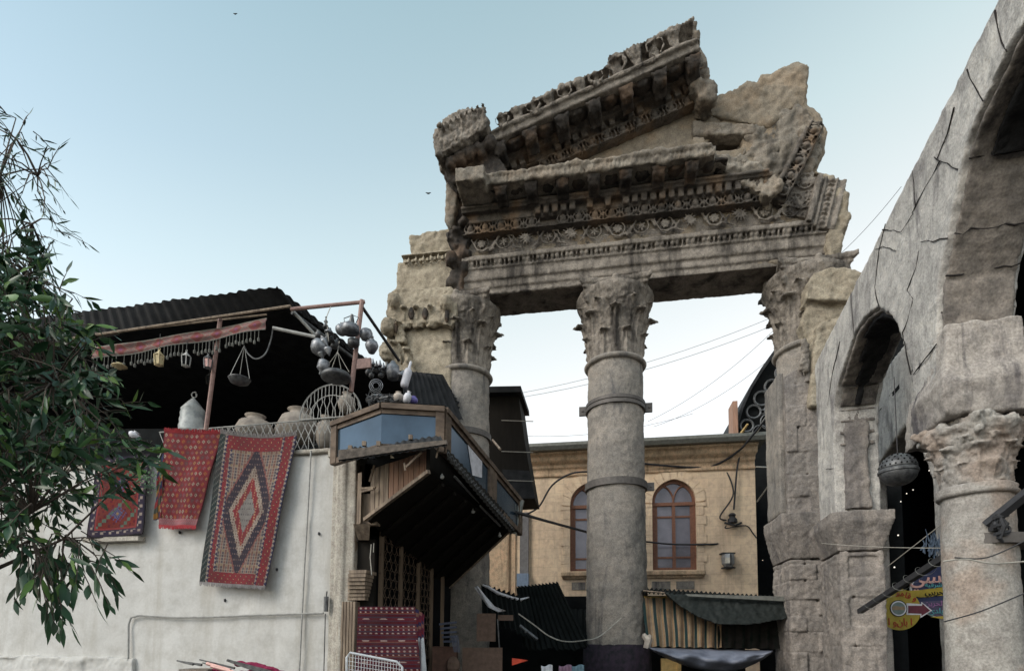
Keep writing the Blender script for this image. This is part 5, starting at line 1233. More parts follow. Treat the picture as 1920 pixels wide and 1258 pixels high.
# plank wall below the eave, its lower edge carried by a sloping beam
A, B, C_, D_ = PD(690, 977, 7.95), PD(806, 886, 7.0), PD(957, 996, 9.6), PD(843, 1103, 11.4)
Ax = PD(668, 986, 8.05)
for i in range(15):
    t0, t1 = i / 15, (i + 1) / 15; p, q = Ax.lerp(B, t0), Ax.lerp(B, t1); g_ = (q - p) * .04
    if i in (1, 2): continue
    m = MB(); zt_ = T2.z - hgt - .08; jt = rng.uniform(-.008, .008)
    pp, qq = p + g_, q - g_; o = Vector((0, .03, 0)); of = Vector((0, jt, 0))
    m.hexa([pp + of, qq + of, qq + o, pp + o, Vector((pp.x, pp.y, zt_)) + of, Vector((qq.x, qq.y, zt_)) + of, Vector((qq.x, qq.y, zt_)) + o, Vector((pp.x, pp.y, zt_)) + o])
    part('plank', m, M_redwood if i > 6 else M_wood, BWN)
m = MB(); m.fbox(FL, LC(674, 950)[0], LC(708, 950)[0], -.02, .1, LC(690, 985)[1], LC(690, 926)[1]); part('plank', m, M_wood, BWN)
m = MB(); m.tube([PD(676, 916, 7.75), PD(704, 914, 7.65)], .02, 4); m.tube([PD(677, 922, 7.7), PD(701, 916, 7.6)], .02, 4); m.tube([PD(693, 903, 7.7), PD(702, 872, 7.65)], .02, 4); part('broken_slat', m, M_wood, BWN)
m = MB(); m.fbox(FL, LC(668, 900)[0], LC(726, 900)[0], .22, .3, LC(690, 960)[1], LC(690, 860)[1]); part('opening_shade', m, M_black, BWN)  # black panel painted as the shade in the gap between planks
m = MB(); m.tube([PD(684, 974, 7.8), PD(804, 884, 6.85)], .035, 4); part('sloping_beam', m, M_wood, BWN)
m = MB(); m.tube([PD(762, 875, 6.9), PD(790, 848, 6.8)], .018, 4); m.tube([PD(758, 868, 6.9), PD(760, 882, 6.9)], .015, 4); m.tube([PD(818, 858, 6.8), PD(822, 838, 6.75)], .014, 4); part('eave_strut', m, M_wood, BWN)
# the dark underside
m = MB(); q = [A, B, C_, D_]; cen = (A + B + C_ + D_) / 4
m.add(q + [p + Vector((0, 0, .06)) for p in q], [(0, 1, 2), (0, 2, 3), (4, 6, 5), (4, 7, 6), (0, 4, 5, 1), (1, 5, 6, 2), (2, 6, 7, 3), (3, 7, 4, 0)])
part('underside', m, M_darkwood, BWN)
m = MB()
for i in range(1, 8):
    t = i / 8; p, q_ = A.lerp(D_, t) - Vector((0, 0, .035)), B.lerp(C_, t) - Vector((0, 0, .035)); m.tube([p, q_], .035, 4)
part('floor_joist', m, M_darkwood, BWN, kind=None)
m = MB(); up_ = Vector((0, 0, 1)); zt2 = T2.z - hgt
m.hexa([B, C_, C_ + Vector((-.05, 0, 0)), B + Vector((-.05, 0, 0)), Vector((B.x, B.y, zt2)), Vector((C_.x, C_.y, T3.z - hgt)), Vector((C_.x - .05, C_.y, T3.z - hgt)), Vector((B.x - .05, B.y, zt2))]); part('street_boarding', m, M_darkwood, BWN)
m = MB(); m.tube([C_ + Vector((0, -.05, 0)), PD(843, 1102, 10.6)], .02, 5); part('lower_batten', m, M_wood, BWN)
m = MB(); m.tube([PD(852, 893, 7.6), PD(897, 943, 8.4)], .018, 6); m.tube([PD(900, 948, 8.4), PD(938, 986, 9.1)], .018, 6); part('fluorescent_tube', m, M_paleiron, BWN)
for x, y, d in ((829, 894, 7.2), (887, 959, 8.3), (937, 1004, 9.1)): m = MB(); m.ball(PD(x, y, d), .03, None, 8); m.tube([PD(x, y, d), PD(x, y - 6, d)], .012, 5); part('light_bulb', m, M_paleiron, BWN)
m = MB(); m.tube([PD(976, 938, 9.5), PD(962, 1000, 9.5)], .03, 5); m.tube([PD(980, 938, 9.5), PD(966, 1000, 9.5)], .03, 5); m.tube([PD(966, 945, 9.4), PD(968, 1004, 9.5)], .02, 4); part('corner_fretwork', m, M_zinc, BWN)
# shop front under the bay: lattice screens between posts, brackets, boarding
S = lambda x, y, d: PD(x, y, d)
sd0, sd1 = S(692, 1000, 8.05), S(862, 1100, 11.6)
def sp(t, z): p = sd0.lerp(sd1, t); return Vector((p.x, p.y, z))
def t_of(px):                                                  # parameter along the side face where pixel column px lands
    lo, hi = -0.2, 1.5
    for _ in range(40):
        mid_ = (lo + hi) / 2; p = sp(mid_, 2.0); x = 960 + FPX * ((p - EYE).dot(RT)) / ((p - EYE).dot(FW))
        if x < px: lo = mid_
        else: hi = mid_
    return lo
ztop = A.z - .05
m = MB(); q0, q1 = sp(.12, 0), sp(1.4, 0); sx = Vector((-.3, .08, 0)); m.hexa([q0 + sx, q1 + sx, q1 + sx * 1.4, q0 + sx * 1.4] + [v + Vector((0, 0, ztop)) for v in (q0 + sx, q1 + sx, q1 + sx * 1.4, q0 + sx * 1.4)]); part('shop_shade', m, M_black, HB)  # black panel puts the shade behind the lattice into colour
for px in (713, 750, 783, 808, 829):
    t = t_of(px); m = MB(); m.tube([sp(t, 0), sp(t, ztop)], .045, 4); part('shop_post', m, plain('brown_post', (.16, .115, .08), rough=.8, stretch=(1, 1, .1)) if px == 713 else bpy.data.materials['brown_post'], HB)
for p0_, p1_ in ((713, 750), (750, 783), (783, 808)):
    t0, t1 = t_of(p0_), t_of(p1_); m = MB(); wd = (sp(t1, 0) - sp(t0, 0)).length; ncol = 4; cs = wd / ncol; z = 1.2; j = 0
    ux = (sp(t1, 0) - sp(t0, 0)).normalized()
    while z < ztop - .02:
        for i in range(ncol): m.ring(sp(t0, z) + ux * (cs * (i + (.5 if j % 2 else .25))), ux, Vector((0, 0, 1)), cs * .5, .007, 6, 3)
        z += cs * .87; j += 1
    part('lattice_screen', m, M_framewood, HB)
m = MB(); m.fbox(FL, LC(636, 1200)[0], LC(670, 1200)[0], -.06, .3, 0, LC(650, 1128)[1])
for i in range(6): a = LC(636 + i * 5.6, 1200)[0]; m.fbox(FL, a + .006, a + .04, -.075, 0, 0, LC(650, 1128)[1])
part('boarded_pilaster', m, M_wood, HB)
def bracket(x0, x1, y0, y1, n, name):
    for i in range(n):
        t = i / n; t2 = (i + .9) / n
        fw_ = .06 + .16 * (math.cos(t * 3.1) * .5 + .5); y_, y2 = y0 + (y1 - y0) * t, y0 + (y1 - y0) * t2
        m = MB(); a0, za = LC(x0 - 14 * t, y_); a1, _ = LC(x1 - 14 * t, y_); zb_ = LC(x0, y2)[1]
        m.hexa([FL.w(a0, -fw_, zb_), FL.w(a1, -fw_, zb_), FL.w(a1, .1, zb_), FL.w(a0, .1, zb_), FL.w(a0, -fw_, za), FL.w(a1, -fw_, za), FL.w(a1, .1, za), FL.w(a0, .1, za)]); part(name, m, M_wood, HB)
bracket(668, 700, 1072, 1126, 8, 'bracket_board')
m = MB(); m.fbox(FL, LC(655, 1000)[0], LC(668, 1000)[0], -.03, .1, 0, LC(660, 870)[1]); part('corner_board', m, M_wood, HB)
m = MB(); m.hexa([FL.P(672, 1012, -.1), FL.P(692, 1012, -.1), FL.P(692, 1012, .1), FL.P(672, 1012, .1), FL.P(662, 982, -.3), FL.P(694, 982, -.3), FL.P(694, 982, .1), FL.P(662, 982, .1)]); part('corbel', m, M_wood, HB)
m = MB(); m.tube([PD(696, 1020, 7.9), PD(694, 1045, 7.9), PD(697, 1078, 7.9)], .008, 4); m.tube([PD(701, 1018, 7.9), PD(700, 1035, 7.9)], .006, 4); part('hanging_wire', m, M_cablew, HB)
m = MB(); m.fbox(FL, LC(664, 1020)[0], LC(700, 1020)[0], .05, .12, 0, LC(680, 1010)[1]); part('recess_boarding', m, M_darkwood, HB)

# ---- valance, lanterns and bric-a-brac of the terrace -----------------------------------
def cloth_color_band(u, v):
    k = (u * 9) % 1; d = abs(k - .5) + abs(v - .5) * .6
    if v < .08 or v > .92: return (.30, .33, .27)
    if d < .10: return (.25, .10, .18)
    if d < .36: return (.24, .09, .085)
    if d < .42: return (.27, .23, .18)
    return (.27, .15, .14) if (int(u * 60) + int(v * 8)) % 3 else (.21, .19, .18)
def hang(name, corners, nu, nv, color, label, cat, group=None, th=.012, wave=.02, waves=3, sagtop=0.0, jag=0.0, mat=None):
    TL, TR_, BR_, BL = corners; m = MB(); nrm = (TR_ - TL).cross(BL - TL).normalized()
    if nrm.dot(EYE - TL) < 0: nrm = -nrm
    def f(u, v):
        p = TL.lerp(TR_, u).lerp(BL.lerp(BR_, u), v)
        return p + nrm * (wave * math.sin(u * waves * 6.28 + 1.3 * v) * (.35 + .65 * v) + .01 * math.sin(v * 9 + u * 4)) - Vector((0, 0, sagtop * 4 * u * (1 - u) * (1 - v)))
    m.grid(f, nu, nv, -nrm * th); m.c = []
    for k in range(2):
        for j in range(nv + 1):
            for i in range(nu + 1): m.c.append(color(i / nu, j / nv))
    o = solo(name, m, mat or M_woven, label, cat, group); return o, f
vo, vf = hang('fringed_valance', (PD(172, 652, 8.1), PD(500, 596, 7.75), PD(497, 618, 7.75), PD(176, 674, 8.1)), 160, 10, cloth_color_band, 'long faded pink and grey woven band with dark tassels hanging under the roof edge', 'valance', wave=.03, waves=2.3, sagtop=.03)
m = MB()
for i in range(48):
    if rng.random() < .12: continue
    p = vf((i + .5) / 48, 1); L_ = rng.uniform(.10, .16); m.tube([p, p - Vector((0, 0, L_))], .005, 4); m.tube([p - Vector((0, 0, L_)), p - Vector((0, 0, L_ + .02)), p - Vector((0, 0, L_ + .06))], [.008, .02, .016], 6)
m.tube([vf(i / 40, 1) for i in range(41)], .008, 4); part('tassel_fringe', m, plain('dark_tassels', (.12, .12, .11), rough=.95), vo)
def lantern(x, y, d, s_, mat, label, glow=None, tall=1.0):
    c = PD(x, y, d); t = thing('lantern', label, 'lantern', c, group='small lanterns under the terrace roof')
    Mt = Matrix.Translation(c)
    m = MB(); m.lathe([(.01, -s_ * .95 * tall), (s_ * .42, -s_ * .8 * tall), (s_ * .5, -s_ * .7 * tall)], Mt, 6); m.lathe([(s_ * .62, s_ * .45), (s_ * .66, s_ * .5), (s_ * .3, s_ * .85), (s_ * .12, s_ * 1.1), (.01, s_ * 1.25)], Mt, 6)
    for k in range(6):
        q = k * math.pi / 3; m.tube([c + Vector((s_ * .5 * math.cos(q), s_ * .5 * math.sin(q), -s_ * .72 * tall)), c + Vector((s_ * .62 * math.cos(q), s_ * .62 * math.sin(q), s_ * .48))], s_ * .07, 4)
    m.ring(c + Vector((0, 0, s_ * 1.35)), (1, 0, 0), (0, 0, 1), s_ * .12, s_ * .03, 10, 4)
    part('cage', m, mat, t)
    m = MB(); m.lathe([(s_ * .42, -s_ * .7 * tall), (s_ * .54, s_ * .45)], Mt, 6); part('panes', m, glow or M_black, t)
    m = MB(); m.tube([c + Vector((0, 0, s_ * 1.45)), c + Vector((0, 0, s_ * 1.45 + .22))], .004, 4); part('chain', m, M_iron, t)
lantern(298, 674, 7.9, .115, M_brass, 'pale brass lantern, leftmost of those under the valance', M_brass)
lantern(349, 676, 7.9, .11, M_paleiron, 'grey lantern with open sides between the brass one and the red pole')
lantern(390, 680, 7.9, .105, M_tindark, 'dark lantern with a pinkish pane right beside the red pole', P_pink)
lantern(393, 712, 8.2, .09, M_darkwood, 'blackish lantern hanging lowest behind the red pole')
def jar(x, y, d, h, r, mat, label, kind='pot', rot=0.0, tilt=0.0, group=None, prof=None, cat='pot', name='metal_pot', handle=False):
    c = PD(x, y, d); M_ = Matrix.Translation(c) @ Matrix.Rotation(rot, 4, 'Y') @ Matrix.Rotation(tilt, 4, 'X')
    prof = prof or [(.01, -.5), (.55, -.5), (.85, -.3), (1, 0), (.8, .28), (.45, .38), (.42, .5), (.55, .55), (.38, .56)]
    m = MB(); m.lathe([(a_ * r, b_ * h) for a_, b_ in prof], M_, 18); o = solo(name, m, mat, label, cat, group, smooth=True)
    if handle: m = MB(); m.ring(c + Vector((r * .9, 0, h * .1)), (1, 0, 0), (0, 0, 1), h * .22, .008, 12, 4); part('handle', m, mat, o)
    return o
CONE = [(.01, -.5), (1, -.5), (.95, -.3), (.35, .2), (.2, .5), (.01, .52)]
DRUM = [(.01, -.5), (1, -.5), (1.02, -.1), (1.0, .06), (.93, .1), (.5, .34), (.04, .5)]
PAN = [(.3, .2), (.9, .5), (1, .45), (1, -.1), (.8, -.4), (.3, -.5), (.01, -.5)]
CAN = [(.01, -.5), (.75, -.5), (1, -.38), (1, .3), (.8, .42), (.35, .5), (.3, .8), (.2, .85)]
BOWL = [(.01, -.5), (.4, -.45), (.85, -.1), (1, .4), (1.04, .5), (.95, .45), (.7, 0), (.01, -.3)]
SPIRE = [(.01, -.5), (.8, -.5), (.9, -.4), (.5, -.2), (.3, -.1), (.65, 0), (.6, .08), (.25, .2), (.15, .35), (.35, .42), (.1, .5)]
c0 = PD(361, 786, 8.9); t = thing('tin_dome', 'grey ridged tin drum with a cone top and a crescent finial behind the railing', 'drum', c0)
m = MB(); rr_ = .2; m.lathe([(rr_ * 1.05, -.25)] + [(rr_ * (1.05 - .02 * k) - (.012 if k % 2 else 0), -.25 + k * .055) for k in range(1, 8)] + [(rr_ * .9, .15), (rr_ * .45, .27), (.012, .36)], Matrix.Translation(c0), 28); part('body', m, M_drum, t, smooth=True)
m = MB(); m.ring(c0 + Vector((.01, 0, .41)), (1, 0, 0), (0, 0, 1), .045, .010, 14, 5, R(50), R(340)); m.ball(c0 + Vector((.045, 0, .41)), .018, None, 6); m.tube([c0 + Vector((0, 0, .34)), c0 + Vector((0, 0, .37))], .012, 5); part('crescent', m, M_paleiron, t)
o = jar(224, 686, 8.0, .10, .10, M_brass, 'shallow brass bowl hung mouth down at the left end of the valance', prof=[(.01, .5), (.4, .42), (.7, .1), (1, .0), (1.02, -.1), (.6, -.2), (.3, -.5), (.01, -.5)], cat='bowl', name='brass_bowl')
# weighing pan on three cords, with a chain
c0 = PD(449, 716, 7.9); t = thing('weighing_pan', 'shallow hanging metal pan on three cords, right of the red pole', 'pan', c0)
m = MB(); m.lathe([(a_ * .15, b_ * .09) for a_, b_ in BOWL], Matrix.Translation(c0), 24); part('pan', m, M_tindark, t, smooth=True)
m = MB(); top = PD(458, 648, 7.9)
for q in (0, 2.1, 4.2): m.tube([c0 + Vector((.145 * math.cos(q), .145 * math.sin(q), .05)), top], .0045, 4)
part('cord', m, M_paleiron, t)
cable([(458, 650, 7.85), (466, 664, 7.85), (480, 673, 7.85), (497, 664, 7.85), (507, 640, 7.85), (512, 614, 7.8)], .012, M_tindark, 'iron chain looping from the weighing pan to the bracket arm', None, 0, 'chain', 6, 'chain')
# pots, cones and pans hung at the terrace corner: each one its own thing
tg = 'metal vessels hung round the terrace corner'
spec = [(611, 604, 7.8, .17, .045, 'small dark spired lid hanging highest on the string below the top rail', SPIRE, M_tindark, 0), (614, 628, 7.8, .15, .05, 'second spired lid, right under the highest one', SPIRE, M_tindark, 0),
        (618, 620, 7.8, .08, .07, 'cone cup under the spired lids on the string', CONE, M_tin, .2), (597, 627, 7.8, .10, .05, 'tiny dark pot on the side rail left of the spired lids', None, M_tindark, 0),
        (600, 650, 7.8, .24, .13, 'round pale jug leading the bunch of cups at the rail', None, M_tin, .5), (611, 645, 7.75, .12, .06, 'open cone cup in the middle of the bunch', CONE, M_tin, 2.5), (616, 660, 7.7, .11, .055, 'lower cone cup with a dark mouth in the bunch', CONE, M_tin, 2.9),
        (604, 668, 7.75, .10, .05, 'cup tucked below the pale jug', CONE, M_tindark, 2.7), (606, 686, 7.7, .16, .08, 'tin mug hanging lowest in the bunch beside the pan strings', CAN, M_tin, 3.4), (590, 650, 7.9, .13, .05, 'yellowish small pot at the left of the bunch', None, M_brass, .1),
        (622, 634, 7.9, .09, .06, 'cone cup at the right of the spired lids', CONE, M_tindark, .3), (628, 646, 8.0, .12, .05, 'blue black cup hung right of the bunch', CAN, M_tindark, .4),
        (656, 617, 7.7, .13, .13, 'wide cylindrical pot with a tall spout and wire handle, by the top of the pole', CAN, M_tin, 0), (641, 618, 7.8, .15, .095, 'round bellied pot left of the wide spouted pot', None, M_tin, .3),
        (687, 628, 7.8, .17, .10, 'round pot with a dark open mouth just right of the pole', None, M_tin, 2.3), (697, 650, 7.7, .19, .095, 'long melon shaped lantern pot, outermost right of the pole', [(.01, -.5), (.45, -.5), (.9, -.1), (1, .1), (.8, .35), (.4, .4), (.4, .55), (.01, .56)], M_tin, 0),
        (663, 644, 7.8, .10, .085, 'dark saucer shaped pot under the wide spouted pot', PAN, M_tindark, 0), (630, 706, 7.8, .10, .21, 'broad dark pan hung on strings above the half round grille', [(.01, -.5), (.8, -.5), (1, -.3), (1.0, .1), (.9, .4), (.6, .5), (.01, .55)], M_tindark, 0)]
for x, y, d, h, r, lb, pr, mt, rot in spec: jar(x, y, d, h, r, mt, lb, rot=rot, prof=pr, group=tg, handle=False)
m = MB(); top = PD(633, 660, 7.8)
for dx in (-.19, -.08, .08, .19): m.tube([PD(630, 700, 7.8) + Vector((dx, 0, .02)), top], .005, 4)
m.tube([top, PD(636, 640, 8.2)], .006, 4); solo('pan_strings', m, M_cablew, 'strings carrying the broad pan above the half round grille', 'string')
m = MB(); m.tube([PD(620, 575, 7.85), PD(612, 595, 7.8), PD(616, 640, 7.75)], .006, 4); solo('hanging_string', m, M_cablew, 'string hanging from the top rail through the spired lids', 'string')
wp = [o for o in bpy.data.objects if o.get('label', '').startswith('wide cylindrical pot')][0]
m = MB(); m.tube([PD(647, 612, 7.7), PD(645, 597, 7.7), PD(661, 591, 7.7), PD(672, 595, 7.7), PD(665, 612, 7.7)], .007, 4); part('wire_handle', m, M_tindark, wp)
m = MB(); m.tube([PD(659, 610, 7.7), PD(660, 590, 7.7)], [.05, .02], 8); part('spout', m, M_tindark, wp)
# second heap of lamps over the bay window
spec2 = [(737, 694, 8.3, .28, .10, 'tall fluted tin lantern standing above the bay window peak', [(.01, -.5), (.8, -.5), (1, -.1), (.95, .2), (.5, .35), (.3, .5), (.01, .5)], M_tin, 0), (754, 700, 8.2, .10, .06, 'small cup right of the tall fluted lantern', CONE, M_tin, .4),
         (762, 708, 8.0, .30, .06, 'pale bluish slender jug leaning right above the bay', CAN, M_plastic, .25), (764, 745, 7.8, .16, .06, 'pale vase resting behind the bay window peak', None, M_plastic, .3),
         (747, 745, 7.9, .14, .08, 'brownish pot between the pale jug and the heap of wire', None, M_clay, 0), (776, 750, 7.9, .10, .06, 'little violet pot rightmost on the bay roof', None, paint('violet_pot', (.14, .12, .35)), 0)]
for x, y, d, h, r, lb, pr, mt, rot in spec2: jar(x, y, d, h, r, mt, lb, rot=rot, prof=pr, group='lamps heaped over the bay window')
m = MB()
for k, rr2 in enumerate((.10, .075, .05)): m.ring(PD(705, 723, 8.1), (1, 0, 0), (0, 0, 1), rr2, .006, 20, 4)
solo('ring_ornament', m, M_tin, 'hanging ornament of three concentric metal rings left of the tall fluted lantern', 'ornament')
m = MB()
for k in range(40):
    p = PD(690 + rng.random() * 62, 742 + rng.random() * 18, 7.9); m.tube([p, p + Vector((rng.uniform(-.12, .12), rng.uniform(-.1, .1), rng.uniform(-.05, .1))), p + Vector((rng.uniform(-.15, .15), 0, rng.uniform(-.08, .08)))], .006, 4)
for k in range(8): m.ball(PD(695 + k * 8, 750 - 5 * math.sin(k), 8.0), (.08, .08, .06), None, 8)
solo('wire_heap', m, M_tindark, 'tangled grey heap of wire baskets on the bay window roof', 'heap')
for i in range(9):
    jar(686 + i * 6.6, 676 + i * 1.4 + 3 * (i % 2), 8.6, .11, .04, M_tin if i % 3 else M_tindark, 'small tin cup in the upper row of cups left of the tall fluted lantern', prof=CONE, rot=0, group='row of small tin cups along the roof edge', name='tin_cup', cat='cup')
for i in range(8):
    jar(690 + i * 6.2, 698 + 6 * math.sin(i * 1.9), 8.7, .10, .045, M_tindark, 'dark little cup in the second, lower row of cups left of the tall fluted lantern', prof=None, rot=.3 * i, group='lower row of dark cups', name='tin_cup', cat='cup')
m = MB(); m.fbox(FL, LC(664, 700, -.3)[0], LC(694, 700, -.3)[0], .3, .34, LC(680, 690, -.3)[1], LC(680, 672, -.3)[1]); solo('pink_scrap', m, M_rustpole, 'faded pink board at the pole just above the dark interior', 'board')
# clay jars and boxes behind the railing
for i, (x, y, d, h, r, lb) in enumerate(((478, 806, 8.9, .42, .30, 'wide pale jar behind the lattice, right of the red pole'), (560, 800, 8.8, .5, .33, 'big pale jar behind the railing left of the half round grille'), (610, 812, 8.75, .5, .16, 'ribbed pale jar behind the rail beside the bay window'),
                                          (535, 812, 9.1, .35, .2, 'greyish jar squeezed between the two wide jars'), (650, 756, 8.6, .3, .14, 'ribbed brown basket inside the half round grille'))):
    jar(x, y, d, h, r, M_clay, lb, group='jars stored behind the railing', name='clay_jar', cat='jar')
jar(253, 816, 7.9, .10, .085, M_plastic, 'white enamel pot glimpsed through the leaves left of the red rug', prof=None, rot=.6, name='enamel_pot')
m = MB()
for k in range(120):
    a_ = rng.uniform(LC(430, 790)[0], LC(600, 790)[0]); m.ball(FL.w(a_, .9 + rng.random(), zr1 + rng.uniform(-.15, .02)), rng.uniform(.03, .09), None, 5)
solo('junk_pile', m, M_tindark, 'dim pile of bric-a-brac behind the terrace railing', 'pile')

# ---- rugs ------------------------------------------------------------------------------
RED, DRED, CRM, NAVY, BRN, GRYC, ORG = (.21, .042, .048), (.13, .022, .028), (.34, .295, .245), (.04, .045, .09), (.12, .06, .05), (.22, .21, .20), (.5, .2, .08)
def medallion(u, v):
    if u < .085: return (.03, .045, .045) if (int(v * 90) + int(u * 60)) % 4 else (.12, .13, .12)
    def zig(uu, vv): return CRM if abs(((vv * 34) % 1) - .5) * 2 > uu else NAVY
    if u < .125: return zig((u - .085) / .04, v)
    if u > .965: return zig((u - .965) / .035, v)
    if u < .175 or .86 < u or v < .095 or v > .925:
        if u > .83 and u < .86: return zig((u - .83) / .03, v)
        fu, fv = (u * 34) % 1, (v * 46) % 1; d = abs(fu - .5) + abs(fv - .5)
        on = (int(u * 34) + int(v * 46)) % 3 == 0
        return ((.5, .3, .12) if on and d < .25 else NAVY if on and d < .42 else RED)
    if .83 < u: return zig((u - .83) / .03, v)
    if u < .205: return zig((u - .175) / .03, v)
    cx, cy = (u - .52) / .335, (v - .5) / .42; st = 1 / 26
    d = abs(cx) + abs(math.floor(cy / st) * st)
    fu, fv = (u * 30) % 1, (v * 52) % 1; dot = abs(fu - .5) * 2 < .45 and abs(fv - .5) * 2 < .55
    if d < .36: return (.22, .215, .20) if not (dot and (int(v * 52) % 2)) else (.09, .09, .09)
    if d < .58: return RED if not (dot and int(u * 30) % 2) else (.42, .28, .16)
    if d < .76: return CRM if not dot else BRN
    if d < 1.08: return (.045, .042, .055) if not (dot and int(v * 52) % 2) else (.20, .15, .14)
    if d < 1.14: return (.22, .10, .09)
    return (.30, .26, .215) if (abs(fu - .5) > .32 or fv < .16) else ((.20, .11, .09) if int(u * 30) % 2 else (.26, .20, .13) if int(v * 52) % 5 == 0 else (.10, .09, .10))
def dotted(u, v):
    if v > .93: return (.36, .10, .12) if (int(u * 40) + int(v * 60)) % 2 else (.3, .2, .2)
    if u < .03 or u > .97: return DRED
    a_, b_ = u * 11, v * 17; i, j = int(a_), int(b_); a_ += .5 * (j % 2); i = int(a_); fu, fv = a_ % 1 - .5, b_ % 1 - .5; d = abs(fu) + abs(fv)
    k = (i * 7 + j * 3) % 6; col = [(.36, .30, .24), (.30, .12, .05), (.10, .07, .08), (.20, .10, .13), (.32, .18, .09), (.33, .28, .23)][k]
    if .16 < d < .36: return col
    if d <= .16: return BRN if k in (0, 5) else (.25, .07, .05)
    return (.22, .04, .045) if (j + i) % 2 else (.18, .042, .047)
def medal_dark(u, v):
    e = min(u, 1 - u, v * 1.4, (1 - v) * 1.4)
    if e < .03: return (.02, .02, .03)
    if e < .13: 
        k = (int(u * 22) + int(v * 30)) % 3; return (.35, .3, .26) if k == 0 and .05 < e < .11 else (.04, .035, .06)
    if e < .16: return (.25, .05, .05)
    cx, cy = abs(u - .5), abs(v - .36); d = cx * 1.6 + cy * 2.2; d2 = abs(u - .5) * 1.6 + abs(v - .72) * 2.2
    for q in (d, d2):
        if q < .05: return (.3, .2, .1)
        if q < .16: return (.06, .06, .12) if (int(u * 50) + int(v * 60)) % 2 else (.12, .12, .22)
        if q < .28 and (int(u * 40) + int(v * 40)) % 3 == 0: return (.09, .09, .2)
    if (int(u * 16) + int(v * 22)) % 7 == 0: return (.10, .16, .12)
    return (.17, .035, .028) if (int(u * 26) * 3 + int(v * 33)) % 5 else (.12, .02, .03)
def striped(u, v):
    r_ = v * 24; j = int(r_); f = r_ % 1; k = j % 6; x = (u * (11 if k != 3 else 3.4)) % 1
    if k in (0, 1, 3, 5):
        if abs(x - .5) < .22 * (1 - abs(f - .5) * 2.2) and .3 < f < .66: return (.38, .31, .28)
    if f < .14: return (.05, .04, .07)
    if .86 < f: return (.22, .09, .05) if k % 2 else (.04, .03, .05)
    return (.075, .012, .018) if k % 3 else (.10, .016, .024)
def rug(nm, px4, off, nu, nv, colf, label, fr_top=None, fr_bot=None, **kw):
    cs = [FL.P(x, y, -off - (0 if i < 2 else .05)) for i, (x, y) in enumerate(px4)]
    o, f = hang(nm, cs, nu, nv, colf, label, 'rug', 'rugs hung out along the building', **kw)
    if fr_bot:
        m = MB(); n = 90
        for i in range(n):
            p = f((i + .5) / n, 1); m.tube([p, p + Vector((rng.uniform(-.01, .01), -.005, -rng.uniform(.04, .07)))], .006, 3)
        part('fringe', m, fr_bot, o)
    if fr_top:
        m = MB(); n = 90
        for i in range(n):
            p = f((i + .5) / n, 0); m.tube([p, p + Vector((rng.uniform(-.01, .01), -.005, rng.uniform(.05, .08)))], .007, 3)
        part('fringe', m, fr_top, o)
    return o
F_grey, F_red = plain('grey_fringe', (.26, .24, .24), rough=.95), plain('red_fringe', (.38, .05, .06), rough=.95)
rug('medallion_rug', ((413, 812), (556, 816), (497, 1098), (376, 1090)), .12, 110, 250, medallion, 'long rug with a grey and red diamond medallion, rightmost on the wall', F_grey, F_grey, wave=.018, waves=1.4, sagtop=.06)
rug('dotted_rug', ((308, 810), (415, 812), (366, 984), (300, 984)), .10, 100, 150, dotted, 'bright red rug with rows of little coloured lozenges, middle one on the white wall', F_red, F_red, wave=.022, waves=1.6, sagtop=.02)
rug('dark_border_rug', ((182, 860), (281, 850), (268, 1001), (164, 1010)), .10, 100, 140, medal_dark, 'red rug with a broad navy border half hidden by the leaves', wave=.015, waves=1.2)
rug('folded_rug_edge', ((296, 880), (309, 840), (302, 970), (289, 975)), .13, 14, 40, lambda u, v: ((.35, .18, .05), (.05, .06, .12), (.30, .05, .05), (.08, .1, .08))[(int(v * 9) + int(u * 2)) % 4], 'narrow folded edge of a rug showing left of the dotted red one', wave=.01)
sr = [PD(672, 1137, 7.3), PD(778, 1137, 7.3), PD(792, 1300, 7.2), PD(664, 1300, 7.2)]
o, f = hang('striped_kilim', sr, 110, 150, striped, 'dark red kilim with rows of small white marks, hung by the shop under the lattice', 'rug', 'rugs hung out along the building', wave=.012, waves=1.1)
o, f = hang('folded_carpet', [PD(772, 1137, 7.35), PD(797, 1152, 7.6), PD(790, 1290, 7.6), PD(784, 1290, 7.3)], 24, 100, lambda u, v: ((.3, .04, .06), (.07, .06, .15), (.4, .2, .16), (.2, .04, .08))[(int(v * 22) + int(u * 4)) % 4], 'narrow folded carpet edge turning back right of the striped kilim', 'rug')
m = MB(); cc = PD(788, 1240, 7.45)
m.grid(lambda u, v: cc + Vector(((u - .5) * (.08 + .12 * v), .03 * math.sin(u * 7), (.5 - v) * .6 + .02 * math.sin(u * 9))), 12, 14, Vector((0, .01, 0))); solo('white_cloth', m, M_white2, 'white cloth hanging beside the lower end of the striped kilim', 'cloth', smooth=True)
# white wire rack
RF = Frame(PD(700, 1240, 6.4).x, 6.4, R(8)); t = thing('wire_rack', 'white wire grid rack in front of the striped kilim', 'rack', frame=RF)
q = [RF.cast(x, y) for x, y in ((650, 1300), (650, 1232), (656, 1223), (744, 1240), (754, 1250), (757, 1300))]
m = MB(); m.tube([RF.w(a, 0, z) for a, z in q], .014, 8); part('frame', m, M_chrome, t)
m = MB(); x0, x1 = q[1][0], q[4][0]
for i in range(1, 19):
    a = x0 + (x1 - x0) * i / 19; m.tube([RF.w(a, 0, q[0][1]), RF.w(a, 0, q[2][1] + (q[3][1] - q[2][1]) * i / 19)], .0035, 4)
for k in range(12):
    dz = .05 * (k + 1) ; m.tube([RF.w(x0, 0, q[2][1] - dz * .9), RF.w(x1, 0, q[3][1] - dz * .9)], .0035, 4)
part('wire_grid', m, M_chrome, t)
